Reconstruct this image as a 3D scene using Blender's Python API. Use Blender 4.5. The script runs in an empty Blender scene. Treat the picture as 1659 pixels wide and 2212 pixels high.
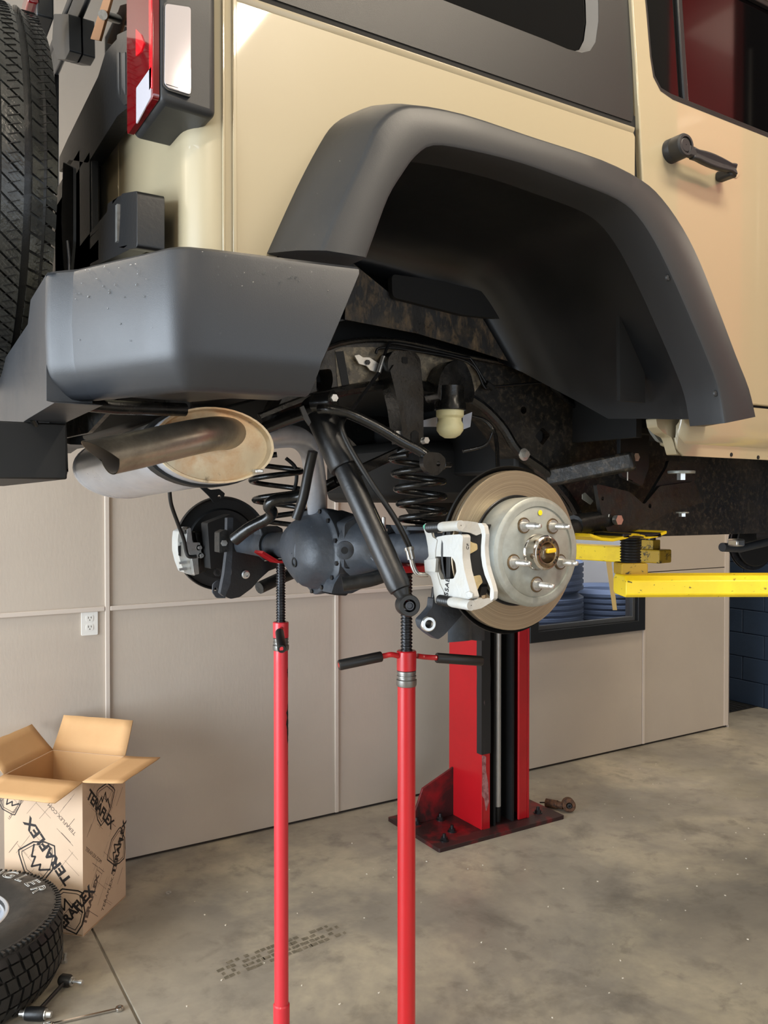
import bpy, bmesh, math, random
from mathutils import Vector, Matrix
from mathutils.geometry import tessellate_polygon
random.seed(7)
sc = bpy.context.scene
COL = sc.collection
R = math.radians
# ------------------------------------------------------------------ camera
W_, H_, F_ = 1659, 2212, 1790.0
CAM = Vector((0, 0, 1.73))
YAW, PITCH = R(31.5), R(-0.83)
cd = bpy.data.cameras.new('camera'); cam = bpy.data.objects.new('camera', cd); COL.objects.link(cam)
cd.sensor_fit = 'VERTICAL'; cd.sensor_height = 36.0; cd.sensor_width = 36.0 * W_ / H_
cd.lens = F_ / H_ * 36.0; cd.clip_start = 0.02; cd.clip_end = 100
cam.location = CAM; cam.rotation_euler = (R(90) + PITCH, 0, -YAW)
sc.camera = cam
CR = cam.rotation_euler.to_matrix()
# ------------------------------------------------------------------ light and exposure
sc.view_settings.view_transform = 'Standard'; sc.view_settings.look = 'None'
sc.view_settings.gamma = 1.0; sc.view_settings.use_curve_mapping = False
sc.view_settings.exposure = 0.0
world = bpy.data.worlds.new('world'); sc.world = world; world.use_nodes = True
bg = world.node_tree.nodes['Background']; bg.inputs[0].default_value = (0.75, 0.87, 1.0, 1); bg.inputs[1].default_value = 1.4
def area(name, loc, target, sx, sy, power, col, spread=180):
    l = bpy.data.lights.new(name, 'AREA'); l.shape = 'RECTANGLE'; l.size = sx; l.size_y = sy
    l.energy = power; l.color = col; l.spread = R(spread)
    o = bpy.data.objects.new(name, l); COL.objects.link(o); o.location = loc
    d = Vector(target) - Vector(loc); o.rotation_euler = d.to_track_quat('-Z', 'Y').to_euler()
    return o
DAY = (0.80, 0.90, 1.0)
area('daylight_rear_bay_door', (-4.7, 1.6, 1.75), (0, 1.6, 1.7), 4.0, 3.2, 560, DAY)
area('side_fill_light', (1.0, -3.9, 1.6), (1.0, 0, 1.6), 4.2, 3.0, 30, (0.88, 0.94, 1.0))  # added fill light, set in an assumed side opening
LAMPS = [(-1.6, -0.9, .62, .17), (1.39, -1.05, .06, .62), (5.93, -2.07, .24, .17), (-1.6, 3.35, .62, .17), (4.6, 3.2, .62, .17), (5.3, 1.2, .17, .62), (3.2, -2.9, .62, .17), (1.5, .25, .62, .17)]

# ------------------------------------------------------------------ helpers
def s2l(h):
    if isinstance(h, str):
        h = h.lstrip('#'); c = [int(h[i:i+2], 16) / 255 for i in (0, 2, 4)]
    else: c = [v / 255 for v in h]
    return tuple(((v + .055) / 1.055) ** 2.4 if v > .04045 else v / 12.92 for v in c)
def ray(px, py):
    return CR @ Vector(((px - W_ / 2) / F_, -(py - H_ / 2) / F_, -1))
def U(px, py, X=None, Y=None, Z=None, d=None):
    v = ray(px, py)
    if X is not None: k = (X - CAM.x) / v.x
    elif Y is not None: k = (Y - CAM.y) / v.y
    elif Z is not None: k = (Z - CAM.z) / v.z
    else: k = d
    return CAM + v * k

class Fr:
    """plane frame: origin, u, v; normal u x v"""
    def __init__(s, o, u, v):
        s.o, s.u, s.v = Vector(o), Vector(u).normalized(), Vector(v).normalized(); s.n = s.u.cross(s.v).normalized()
    def p(s, a, b, c=0): return s.o + s.u * a + s.v * b + s.n * c
    def inv(s, P): d = P - s.o; return (d.dot(s.u), d.dot(s.v))
def FY(Y): return Fr((0, Y, 0), (1, 0, 0), (0, 0, 1))
def FX(X): return Fr((X, 0, 0), (0, -1, 0), (0, 0, 1))
def FZ(Z): return Fr((0, 0, Z), (1, 0, 0), (0, 1, 0))
def pxY(pts, Y): f = FY(Y); return [f.inv(U(a, b, Y=Y)) for a, b in pts]
def pxX(pts, X): f = FX(X); return [f.inv(U(a, b, X=X)) for a, b in pts]
def rnd(pts, r, n=4, closed=True):
    """round the corners of a 2D polygon"""
    out = []; N = len(pts)
    for i in range(N):
        p = Vector(pts[i]).to_2d(); a = Vector(pts[i - 1]).to_2d(); b = Vector(pts[(i + 1) % N]).to_2d()
        rr = r[i] if isinstance(r, (list, tuple)) else r
        if rr <= 0 or (not closed and i in (0, N - 1)): out.append(tuple(p)); continue
        da, db = (a - p), (b - p); la, lb = da.length, db.length
        if la < 1e-6 or lb < 1e-6: continue
        k = min(rr, la * .48, lb * .48); pa = p + da / la * k; pb = p + db / lb * k
        for j in range(n + 1):
            t = j / n; q = pa * (1 - t) ** 2 + p * 2 * t * (1 - t) + pb * t * t; out.append(tuple(q))
    return out
def cr(pts, n=6, closed=False):
    """Catmull-Rom through points (any dimension)"""
    P = [Vector(p) for p in pts]; N = len(P); out = []
    for i in range(N if closed else N - 1):
        if closed: a, b, c, d = P[i - 1], P[i], P[(i + 1) % N], P[(i + 2) % N]
        else: a, b, c, d = P[max(i - 1, 0)], P[i], P[i + 1], P[min(i + 2, N - 1)]
        for j in range(n):
            t = j / n
            out.append(.5 * ((2 * b) + (c - a) * t + (2 * a - 5 * b + 4 * c - d) * t * t + (3 * b - a - 3 * c + d) * t ** 3))
    if not closed: out.append(P[-1])
    return out
def circ(cx, cy, r, n=16, ry=None, a0=0): return [(cx + r * math.cos(a0 + 2 * math.pi * i / n), cy + (ry or r) * math.sin(a0 + 2 * math.pi * i / n)) for i in range(n)]

class MB:
    def __init__(s): s.v = []; s.f = []
    def add(s, vs, fs):
        o = len(s.v); s.v += [Vector(p) for p in vs]; s.f += [tuple(i + o for i in f) for f in fs]; return s
    def box(s, a, b):
        x0, y0, z0 = a; x1, y1, z1 = b
        return s.add([(x0,y0,z0),(x1,y0,z0),(x1,y1,z0),(x0,y1,z0),(x0,y0,z1),(x1,y0,z1),(x1,y1,z1),(x0,y1,z1)],
                     [(0,3,2,1),(4,5,6,7),(0,1,5,4),(1,2,6,5),(2,3,7,6),(3,0,4,7)])
    def obox(s, c, u, v, n, a, b, t):
        """box centred c with half sizes a,b,t along u,v,n"""
        u, v, n = Vector(u).normalized(), Vector(v).normalized(), Vector(n).normalized(); c = Vector(c)
        vs = [c + u * a * i + v * b * j + n * t * k for k in (-1, 1) for j in (-1, 1) for i in (-1, 1)]
        return s.add(vs, [(0,2,3,1),(4,5,7,6),(0,1,5,4),(1,3,7,5),(3,2,6,7),(2,0,4,6)])
    def plate(s, outer, fr, t, holes=()):
        loops = [list(outer)] + [list(h) for h in holes]
        tri = tessellate_polygon([[Vector((p[0], p[1], 0)) for p in L] for L in loops])
        flat = [p for L in loops for p in L]; n = len(flat)
        vs = [fr.p(p[0], p[1], 0) for p in flat] + [fr.p(p[0], p[1], -t) for p in flat]
        fs = []
        for a, b, c in tri:
            A, B, C_ = flat[a], flat[b], flat[c]
            cross = (B[0]-A[0])*(C_[1]-A[1]) - (B[1]-A[1])*(C_[0]-A[0])
            if abs(cross) < 1e-12: continue
            if cross < 0: b, c = c, b
            fs.append((a, b, c)); fs.append((a + n, c + n, b + n))
        o = 0
        for L in loops:
            m = len(L)
            for i in range(m): fs.append((o + i, o + i + n, o + (i + 1) % m + n, o + (i + 1) % m))
            o += m
        return s.add(vs, fs)
    def tube(s, path, r, n=12, caps=True, shear=None):
        P = [Vector(p) for p in path]; N = len(P)
        rs = r if isinstance(r, (list, tuple)) else [r] * N
        if len(rs) != N:
            rs = [rs[min(int(i / (N - 1) * (len(rs) - 1)), len(rs) - 2)] * (1 - (i / (N - 1) * (len(rs) - 1)) % 1) + rs[min(int(i / (N - 1) * (len(rs) - 1)) + 1, len(rs) - 1)] * ((i / (N - 1) * (len(rs) - 1)) % 1) if i < N - 1 else rs[-1] for i in range(N)]
        T = [(P[min(i + 1, N - 1)] - P[max(i - 1, 0)]).normalized() for i in range(N)]
        up = Vector((0, 0, 1)) if abs(T[0].z) < .9 else Vector((1, 0, 0))
        u = T[0].cross(up).normalized(); vs = []; fs = []
        for i in range(N):
            u = (u - T[i] * u.dot(T[i])).normalized(); w = T[i].cross(u)
            for j in range(n):
                a = 2 * math.pi * j / n; q = P[i] + (u * math.cos(a) + w * math.sin(a)) * rs[i]
                if shear is not None and i == N - 1: q = q + T[i] * shear * (q.z - P[i].z)
                vs.append(q)
        for i in range(N - 1):
            for j in range(n):
                k = (j + 1) % n; fs.append((i*n + j, i*n + k, (i+1)*n + k, (i+1)*n + j))
        if caps: fs += [tuple(range(n - 1, -1, -1)), tuple((N-1)*n + j for j in range(n))]
        return s.add(vs, fs)
    def cyl(s, a, b, r, n=20, r2=None): return s.tube([a, b], [r, r if r2 is None else r2], n)
    def lathe(s, o, axis, prof, n=32, up=None, capa=False, capb=False):
        """prof: list of (distance along axis, radius)"""
        o, ax = Vector(o), Vector(axis).normalized()
        up = Vector(up) if up else (Vector((0, 0, 1)) if abs(ax.z) < .9 else Vector((1, 0, 0)))
        u = ax.cross(up).normalized(); w = ax.cross(u); vs = []; fs = []
        for h, r in prof:
            for j in range(n):
                a = 2 * math.pi * j / n; vs.append(o + ax * h + (u * math.cos(a) + w * math.sin(a)) * r)
        for i in range(len(prof) - 1):
            for j in range(n):
                k = (j + 1) % n; fs.append((i*n + j, i*n + k, (i+1)*n + k, (i+1)*n + j))
        if capa: fs.append(tuple(range(n - 1, -1, -1)))
        if capb: fs.append(tuple((len(prof)-1)*n + j for j in range(n)))
        return s.add(vs, fs)
    def loft(s, rows, close_u=False, thick=None):
        """rows: list of equally long point lists"""
        n = len(rows[0]); vs = [p for r_ in rows for p in r_]; fs = []
        for i in range(len(rows) - 1):
            for j in range(n if close_u else n - 1):
                k = (j + 1) % n; fs.append((i*n + j, i*n + k, (i+1)*n + k, (i+1)*n + j))
        return s.add(vs, fs)
    def hexa(s, c, axis, r, h): return s.tube([Vector(c), Vector(c) + Vector(axis).normalized() * h], r, 6)

def wloc(o): return Vector(o.get('_w', (0, 0, 0)))
def obj(name, mb, mat, parent=None, smooth=35, bevel=0, solid=0, sub=0, bseg=2):
    me = bpy.data.meshes.new(name); bm = bmesh.new()
    vv = [bm.verts.new(p) for p in mb.v]
    for f in mb.f:
        try: bm.faces.new([vv[i] for i in f])
        except ValueError: pass
    bmesh.ops.remove_doubles(bm, verts=bm.verts, dist=1e-6)
    bmesh.ops.recalc_face_normals(bm, faces=bm.faces)
    if smooth:
        for f in bm.faces: f.smooth = True
        for e in bm.edges:
            if len(e.link_faces) == 2 and e.calc_face_angle(0) > R(smooth): e.smooth = False
    bm.to_mesh(me); bm.free(); me.materials.append(mat)
    o = bpy.data.objects.new(name, me); COL.objects.link(o)
    if parent is not None: o.parent = parent; o.location = -wloc(parent)
    if solid: m = o.modifiers.new('solid', 'SOLIDIFY'); m.thickness = solid; m.offset = 0
    if sub: m = o.modifiers.new('sub', 'SUBSURF'); m.levels = sub; m.render_levels = sub
    if bevel:
        m = o.modifiers.new('bevel', 'BEVEL'); m.width = bevel; m.segments = bseg; m.limit_method = 'ANGLE'; m.angle_limit = R(40); m.harden_normals = False
    return o
def thing(name, label, cat, loc, group=None):
    o = bpy.data.objects.new(name, None); COL.objects.link(o); o.location = loc; o['_w'] = list(loc)
    o.empty_display_size = .05; o['label'] = label; o['category'] = cat
    if group: o['group'] = group
    return o
def lab(o, label=None, cat=None, kind=None, group=None):
    if label: o['label'] = label
    if cat: o['category'] = cat
    if kind: o['kind'] = kind
    if group: o['group'] = group
    return o
def struct(name, mb, mat, parent=None, **k):
    o = obj(name, mb, mat, parent, **k)
    if parent is None: o['kind'] = 'structure'
    return o
def text_mesh(name, txt, fr, cx, cy, ang, size, mat, parent, outline=0, squash=1, shear=0.0, t=.0006, bold=0):
    cu = bpy.data.curves.new(name, 'FONT'); cu.body = txt; cu.size = size; cu.align_x = 'CENTER'; cu.align_y = 'CENTER'
    cu.shear = shear; cu.resolution_u = 3
    if outline: cu.fill_mode = 'NONE'; cu.bevel_depth = outline; cu.bevel_resolution = 0
    else: cu.extrude = t / 2; cu.offset = bold
    o = bpy.data.objects.new(name, cu); COL.objects.link(o)
    bpy.context.view_layer.update()
    me = bpy.data.meshes.new_from_object(o.evaluated_get(bpy.context.evaluated_depsgraph_get()))
    bpy.data.objects.remove(o); bpy.data.curves.remove(cu)
    ca, sa = math.cos(ang), math.sin(ang)
    for v in me.vertices:
        x, y, z = v.co.x * squash, v.co.y, v.co.z
        v.co = fr.p(cx + x * ca - y * sa, cy + x * sa + y * ca, t * .5 + z)
    me.materials.clear(); me.materials.append(mat)
    o = bpy.data.objects.new(name, me); COL.objects.link(o)
    if parent is not None: o.parent = parent; o.location = -wloc(parent)
    return o
def strip(mb, pts, w, fr, h=.0004, closed=False):
    """flat printed line of width w through 2D points"""
    P = [Vector(p).to_2d() for p in pts]
    if closed: P = P + [P[0]]
    for a, b in zip(P[:-1], P[1:]):
        d = b - a
        if d.length < 1e-6: continue
        d.normalize(); n = Vector((-d.y, d.x)) * w / 2; a2 = a - d * w * .3; b2 = b + d * w * .3
        mb.add([fr.p(*(a2 + n), h), fr.p(*(a2 - n), h), fr.p(*(b2 - n), h), fr.p(*(b2 + n), h)], [(0, 1, 2, 3)])
    return mb

# ------------------------------------------------------------------ materials
def mat(name, col, rough=.5, metal=0.0, noise=None, bump=None, coat=0, spec=.5, wear=None, trans=0, emis=None, rvar=None, extra=None):
    m = bpy.data.materials.new(name); m.use_nodes = True; nt = m.node_tree; b = nt.nodes['Principled BSDF']
    L = nt.links; N = nt.nodes.new
    c = s2l(col); b.inputs['Base Color'].default_value = (*c, 1); b.inputs['Roughness'].default_value = rough
    b.inputs['Metallic'].default_value = metal; b.inputs['Specular IOR Level'].default_value = spec
    b.inputs['Coat Weight'].default_value = coat; b.inputs['Coat Roughness'].default_value = .04
    if trans: b.inputs['Transmission Weight'].default_value = trans
    if emis: b.inputs['Emission Color'].default_value = (*s2l(emis[0]), 1); b.inputs['Emission Strength'].default_value = emis[1]
    tc = N('ShaderNodeTexCoord'); cur = None
    def nz(scale, detail=4, rough_=.6, stretch=None, dist=0):
        n = N('ShaderNodeTexNoise'); n.inputs['Scale'].default_value = scale; n.inputs['Detail'].default_value = detail
        n.inputs['Roughness'].default_value = rough_; n.inputs['Distortion'].default_value = dist
        if stretch:
            mp = N('ShaderNodeMapping'); mp.inputs['Scale'].default_value = stretch; L.new(tc.outputs['Object'], mp.inputs[0]); L.new(mp.outputs[0], n.inputs['Vector'])
        else: L.new(tc.outputs['Object'], n.inputs['Vector'])
        return n
    def ramp(src, a, b_):
        r_ = N('ShaderNodeMapRange'); r_.inputs[1].default_value = a; r_.inputs[2].default_value = b_; L.new(src, r_.inputs[0]); return r_.outputs[0]
    layers = []
    if noise: layers.append(noise)
    if wear: layers += wear if isinstance(wear, list) else [wear]
    for ly in layers:   # (colour, scale, lo, hi, amount[, stretch])
        n = nz(ly[1], 6, .65, ly[5] if len(ly) > 5 else None, .3); f = ramp(n.outputs[0], ly[2], ly[3])
        mx = N('ShaderNodeMix'); mx.data_type = 'RGBA'
        mu = N('ShaderNodeMath'); mu.operation = 'MULTIPLY'; mu.inputs[1].default_value = ly[4]; L.new(f, mu.inputs[0]); L.new(mu.outputs[0], mx.inputs[0])
        if cur is None: mx.inputs[6].default_value = (*c, 1)
        else: L.new(cur, mx.inputs[6])
        mx.inputs[7].default_value = (*s2l(ly[0]), 1); cur = mx.outputs[2]
    if cur is not None: L.new(cur, b.inputs['Base Color'])
    if rvar:
        n = nz(rvar[0]); r_ = N('ShaderNodeMapRange'); r_.inputs[1].default_value = .3; r_.inputs[2].default_value = .7
        r_.inputs[3].default_value = rvar[1]; r_.inputs[4].default_value = rvar[2]; L.new(n.outputs[0], r_.inputs[0]); L.new(r_.outputs[0], b.inputs['Roughness'])
    if bump:
        n = nz(bump[0], 3, .6, bump[2] if len(bump) > 2 else None); bp = N('ShaderNodeBump'); bp.inputs['Strength'].default_value = bump[1]; bp.inputs['Distance'].default_value = .002
        L.new(n.outputs[0], bp.inputs['Height']); L.new(bp.outputs[0], b.inputs['Normal'])
    return m
M = {}
M['wall'] = mat('taupe_wall_paint', (190, 178, 164), .55, noise=((176, 164, 152), 1.3, .35, .7, .6), bump=(60, .25, (1, 1, .3)))
M['batten'] = mat('taupe_batten_paint', (204, 192, 180), .45)
M['gap'] = mat('dark_gap', (50, 42, 36), .9)
M['ceiling'] = mat('ceiling_paint', (196, 190, 178), .8)
M['blue_block'] = mat('navy_block_paint', (44, 60, 82), .55, noise=((34, 46, 64), 3, .35, .7, .7), wear=((150, 155, 160), 9, .74, .78, .5), bump=(90, .5))
M['mortar'] = mat('navy_mortar', (34, 46, 66), .8)
M['paint'] = mat('tan_body_paint', (172, 159, 130), .34, coat=.9)
M['plastic'] = mat('textured_black_plastic', (40, 41, 43), .48, bump=(900, .12), rvar=(5, .42, .52))
M['bumper'] = mat('bumper_black_plastic', (42, 44, 48), .42, bump=(900, .12), rvar=(6, .38, .46))
M['liner'] = mat('liner_black_plastic', (19, 20, 22), .36, rvar=(6, .28, .45))
M['hardtop'] = mat('hardtop_charcoal', (31, 31, 31), .45, bump=(700, .15))
M['gate'] = mat('gap_black', (10, 10, 10), .8)
M['glass'] = mat('tinted_car_glass', (8, 8, 9), .05, coat=.0, spec=.3)
M['rubber'] = mat('tyre_rubber', (38, 38, 37), .42, noise=((26, 26, 26), 30, .4, .6, .5), bump=(300, .2), rvar=(20, .3, .55))
M['wet_rubber'] = mat('wet_tread_rubber', (62, 62, 59), .3, noise=((30, 30, 29), 20, .4, .65, .6), bump=(120, .5), rvar=(40, .08, .42))
M['seal'] = mat('black_seal', (22, 22, 22), .5)
M['frame'] = mat('black_chassis_steel', (25, 25, 24), .4, wear=[((70, 64, 54), 60, .52, .76, .4)], bump=(80, .4), rvar=(25, .25, .6))
M['dusty'] = mat('dusty_black_frame', (26, 25, 23), .45, wear=[((104, 92, 76), 70, .5, .72, .55), ((70, 62, 52), 5, .5, .7, .5)], bump=(90, .4), rvar=(25, .3, .55))
M['black_gloss'] = mat('glossy_black_coating', (18, 18, 18), .22, wear=((62, 58, 50), 45, .5, .75, .35), bump=(120, .2), rvar=(20, .14, .38))
M['black_steel'] = mat('black_steel', (17, 18, 20), .4, wear=((70, 68, 64), 60, .62, .78, .2), bump=(100, .2))
M['under'] = mat('underbody_black', (16, 16, 16), .6)
M['axle'] = mat('axle_grey_black', (58, 63, 70), .5, metal=.1, wear=[((176, 182, 190), 42, .70, .74, .45, (1, 1, .4)), ((120, 124, 128), 14, .55, .75, .28), ((30, 32, 34), 8, .4, .7, .6)], bump=(60, .5))
M['cast'] = mat('cast_aluminium', (186, 186, 182), .45, metal=.15, wear=((176, 164, 138), 16, .45, .75, .45), bump=(150, .4))
M['rotor_hat'] = mat('grey_rotor_coating', (160, 163, 156), .42, metal=.35, wear=[((126, 126, 116), 12, .42, .62, .6), ((190, 192, 188), 7, .5, .7, .4)], bump=(60, .15))
M['zinc'] = mat('zinc_plated', (208, 208, 205), .28, metal=.85, wear=((130, 120, 100), 60, .5, .7, .4))
M['chrome'] = mat('polished_steel', (200, 196, 190), .14, metal=1.0)
M['brown_steel'] = mat('oiled_steel', (150, 130, 104), .25, metal=.9, wear=((60, 50, 40), 60, .45, .65, .5))
M['red'] = mat('red_enamel', (178, 20, 29), .32, coat=.25, wear=((150, 16, 24), 5, .4, .8, .4))
M['red_pale'] = mat('sunlit_red_enamel', (206, 48, 56), .34, coat=.2)
M['red_scuff'] = mat('scuffed_red_paint', (140, 20, 28), .45, wear=[((34, 26, 26), 5, .30, .52, .95)], bump=(30, .3))
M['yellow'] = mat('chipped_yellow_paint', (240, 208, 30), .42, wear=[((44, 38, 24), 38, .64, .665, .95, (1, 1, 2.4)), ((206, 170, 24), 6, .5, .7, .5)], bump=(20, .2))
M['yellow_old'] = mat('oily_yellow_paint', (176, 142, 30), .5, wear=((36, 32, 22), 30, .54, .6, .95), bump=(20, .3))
M['steel_dark'] = mat('dark_threaded_steel', (70, 70, 72), .32, metal=.8, wear=((30, 30, 30), 40, .4, .6, .5))
M['grip'] = mat('black_rubber_grip', (20, 20, 20), .45)
M['card'] = mat('corrugated_cardboard', (206, 164, 116), .8, noise=((192, 148, 100), 3, .4, .7, .5), bump=(60, .15, (1, 1, 8)))
M['card_print'] = mat('outer_cardboard', (208, 180, 152), .75, noise=((196, 166, 136), 4, .4, .7, .4))
M['ink'] = mat('black_print_ink', (38, 32, 30), .7)
M['ink_soft'] = mat('grey_print_ink', (96, 80, 70), .7)
M['white'] = mat('white_plastic', (228, 226, 220), .35)
M['slot'] = mat('outlet_slot', (60, 56, 50), .6)
M['cream'] = mat('cream_urethane', (226, 218, 170), .42, wear=((180, 168, 120), 20, .5, .7, .4))
M['red_lens'] = mat('red_lamp_lens', (110, 4, 14), .08, coat=1.0, spec=.8)
M['red_bright'] = mat('red_reflector', (235, 20, 36), .12, coat=1.0)
M['clear_lens'] = mat('clear_lamp_lens', (206, 204, 214), .1, coat=1.0)
M['silver_lens'] = mat('side_marker_lens', (214, 206, 208), .06, coat=1.0, metal=.35)
M['wheel'] = mat('silver_wheel', (205, 210, 218), .28, metal=.6)
M['letter'] = mat('white_tyre_lettering', (215, 215, 210), .5)
M['rust'] = mat('rusty_steel', (98, 66, 44), .7, metal=.3, wear=((40, 28, 22), 60, .45, .6, .8))
M['frame_black'] = mat('black_window_frame', (26, 28, 30), .4)
M['lamp'] = mat('fluorescent_panel', (255, 240, 214), .5, emis=((255, 232, 196), 9.0))
M['tape'] = mat('masking_tape', (214, 190, 130), .6)
M['store'] = mat('blue_store_wall', (164, 172, 188), .7, noise=((110, 122, 146), 2.2, .4, .6, .8))
M['store_tyre'] = mat('bluish_tyre', (108, 116, 134), .5)
M['paper'] = mat('paper_label', (200, 206, 220), .6)
M['cavity'] = mat('cavity_dark', (14, 13, 12), .6)
M['paint_dot'] = mat('yellow_paint_dot', (238, 214, 20), .5)
M['yplastic'] = mat('yellow_plastic', (226, 186, 40), .3)
M['water'] = mat('water_drop', (230, 235, 240), .02, trans=1.0)
M['silver_trim'] = mat('silver_bevel', (112, 111, 110), .42, metal=.3)

def special_materials():
    # muffler steel with heat staining on its end; brushed rotor face
    def brushed(name, col, col2, centre, axis_scale):
        m = mat(name, col, .3, metal=.8); nt = m.node_tree; b = nt.nodes['Principled BSDF']; L = nt.links; N = nt.nodes.new
        tc = N('ShaderNodeTexCoord'); sub = N('ShaderNodeVectorMath'); sub.operation = 'SUBTRACT'; sub.inputs[1].default_value = centre
        L.new(tc.outputs['Object'], sub.inputs[0]); mul = N('ShaderNodeVectorMath'); mul.operation = 'MULTIPLY'; mul.inputs[1].default_value = axis_scale
        L.new(sub.outputs[0], mul.inputs[0]); ln = N('ShaderNodeVectorMath'); ln.operation = 'LENGTH'; L.new(mul.outputs[0], ln.inputs[0])
        n = N('ShaderNodeTexNoise'); n.noise_dimensions = '1D'; n.inputs['Scale'].default_value = 400; n.inputs['Detail'].default_value = 5; L.new(ln.outputs['Value'], n.inputs['W'])
        mx = N('ShaderNodeMix'); mx.data_type = 'RGBA'; mx.inputs[6].default_value = (*s2l(col), 1); mx.inputs[7].default_value = (*s2l(col2), 1)
        L.new(n.outputs[0], mx.inputs[0]); L.new(mx.outputs[2], b.inputs['Base Color'])
        bp = N('ShaderNodeBump'); bp.inputs['Strength'].default_value = .25; bp.inputs['Distance'].default_value = .001; L.new(n.outputs[0], bp.inputs['Height']); L.new(bp.outputs[0], b.inputs['Normal'])
        return m
    M['rotor'] = brushed('turned_rotor_steel', (204, 186, 158), (142, 128, 108), (1.105, 1.29, 1.628), (1, 0, 1))
    M['muffler'] = mat('muffler_steel', (212, 214, 220), .4, metal=.55, wear=[((140, 142, 150), 5, .4, .7, .6, (1, .3, 1)), ((214, 216, 222), 9, .55, .75, .5)], bump=(60, .2), rvar=(12, .25, .45))
    M['cap'] = mat('heat_stained_steel', (214, 198, 168), .42, metal=.45, wear=[((186, 128, 70), 9, .46, .66, .65), ((70, 50, 38), 12, .58, .7, .85)], bump=(40, .3))
    M['pipe'] = mat('exhaust_pipe_steel', (176, 168, 152), .34, metal=.8, wear=[((96, 88, 80), 10, .4, .7, .7), ((150, 136, 110), 16, .55, .75, .5)], bump=(60, .2))
    # concrete floor
    m = mat('stained_concrete', (161, 153, 138), .46, wear=[((126, 121, 112), 1.0, .38, .62, .9), ((192, 181, 156), .9, .50, .66, .8), ((92, 87, 80), 2.6, .55, .72, .75), ((108, 102, 92), 7, .56, .68, .5), ((150, 140, 96), .5, .56, .7, .35), ((128, 122, 112), 14, .4, .7, .35), ((214, 208, 196), 55, .755, .765, .8), ((60, 56, 52), 48, .74, .76, .6)], bump=(30, .25), rvar=(3, .28, .6))
    M['concrete'] = m
special_materials()
# ================================================================== SETTING
WY = 4.0            # painted wall plane
X0, X1, XE = -5.0, 6.27, 5.526
Y0, YB, ZC = -4.2, 7.0, 4.3
fl = struct('floor', MB().box((X0 - 1.5, Y0 - 1.5, -.3), (X1 + .3, YB, -.012)), M['concrete'], smooth=0)
for a, b in [((X0 - 1.5, Y0 - 1.5), (.726, .6)), ((.734, Y0 - 1.5), (X1 + .3, .6)), ((X0 - 1.5, .608), (.726, YB)), ((.734, .608), (X1 + .3, YB))]:
    obj('slab', MB().box((a[0], a[1], -.012), (b[0], b[1], 0)), M['concrete'], fl, bevel=.003, smooth=0)
# damp tyre scuff printed on the slab: a wear mark in rows
def floor_pt(px, py): return U(px, py, Z=0).to_2d()
mk = MB(); fz = FZ(0.0006)
a0, a1 = floor_pt(480, 2100), floor_pt(740, 2012); dd = (a1 - a0); L_ = dd.length; dd.normalize(); nn = Vector((-dd.y, dd.x))
for row in range(4):
    t = 0
    while t < L_:
        w = random.uniform(.012, .03)
        if random.random() < .78:
            c = a0 + dd * t + nn * (row * .028 - .04 + t * .05); q = .011
            mk.add([fz.p(*(c - dd * w * .5 - nn * q)), fz.p(*(c + dd * w * .5 - nn * q * random.uniform(.5, 1))), fz.p(*(c + dd * w * .5 + nn * q)), fz.p(*(c - dd * w * .5 + nn * q * random.uniform(.4, 1)))], [(0, 1, 2, 3)])
        t += w + .004
M['scuff'] = mat('damp_scuff_mark', (96, 90, 76), .55, noise=((128, 120, 104), 30, .45, .6, .8))
lab(obj('scuff_mark', mk, M['scuff'], fl, smooth=0), kind='stuff')

XS = [-3.953, -2.733, -1.513, -.297, .923, 2.143, 3.363, 4.586, XE]
wx0, wx1, wz0, wz1 = 3.526, 4.586, .82, 2.02
bk = MB(); T1, T2 = WY + .012, WY + .12
bk.box((X0, T1, 0), (wx0 + .05, T2, ZC)); bk.box((wx1 - .05, T1, 0), (XE, T2, ZC))
bk.box((wx0 + .05, T1, 0), (wx1 - .05, T2, wz0 + .05)); bk.box((wx0 + .05, T1, wz1 - .05), (wx1 - .05, T2, ZC))
wl = struct('wall_left', bk, M['gap'], smooth=0)
def panel(x0, x1, z0, z1): obj('panel', MB().box((x0 + .002, WY, z0), (x1 - .002, T1, z1)), M['wall'], wl, bevel=.0015, smooth=0)
full = [X0] + XS
for a, b in zip(full[:-1], full[1:]):
    if a < 3.3 or b > 4.7:
        panel(a, b, .014, 1.217); panel(a, b, 1.223, 2.437); panel(a, b, 2.443, ZC)
    else:
        panel(a, wx0, wz0, wz1); panel(a, b, .014, wz0 - .002); panel(a, b, wz1 + .002, ZC)
for x in XS[:-1]:
    obj('batten', MB().box((x - .011, WY - .011, .016), (x + .011, WY, wz0 if abs(x - 4.586) < .01 else 2.437)), M['batten'], wl, bevel=.003, smooth=0)
for i, x in enumerate(full[:-1]):
    b = full[i + 1]
    if b < 3.4: obj('batten', MB().box((x + .012, WY - .012, 1.209), (b - .012, WY, 1.231)), M['batten'], wl, bevel=.003, smooth=0)
wr = struct('wall_return', MB().box((XE - .12, T2, 0), (XE, YB, ZC)), M['wall'], smooth=0)
obj('corner_strip', MB().box((XE - .05, WY - .006, .015), (XE + .006, WY, ZC)), M['batten'], wl, bevel=.002, smooth=0)
struct('trim_1', MB().box((XE, WY - .006, .0), (XE + .006, WY + .06, ZC)), M['batten'], smooth=0)
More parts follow.
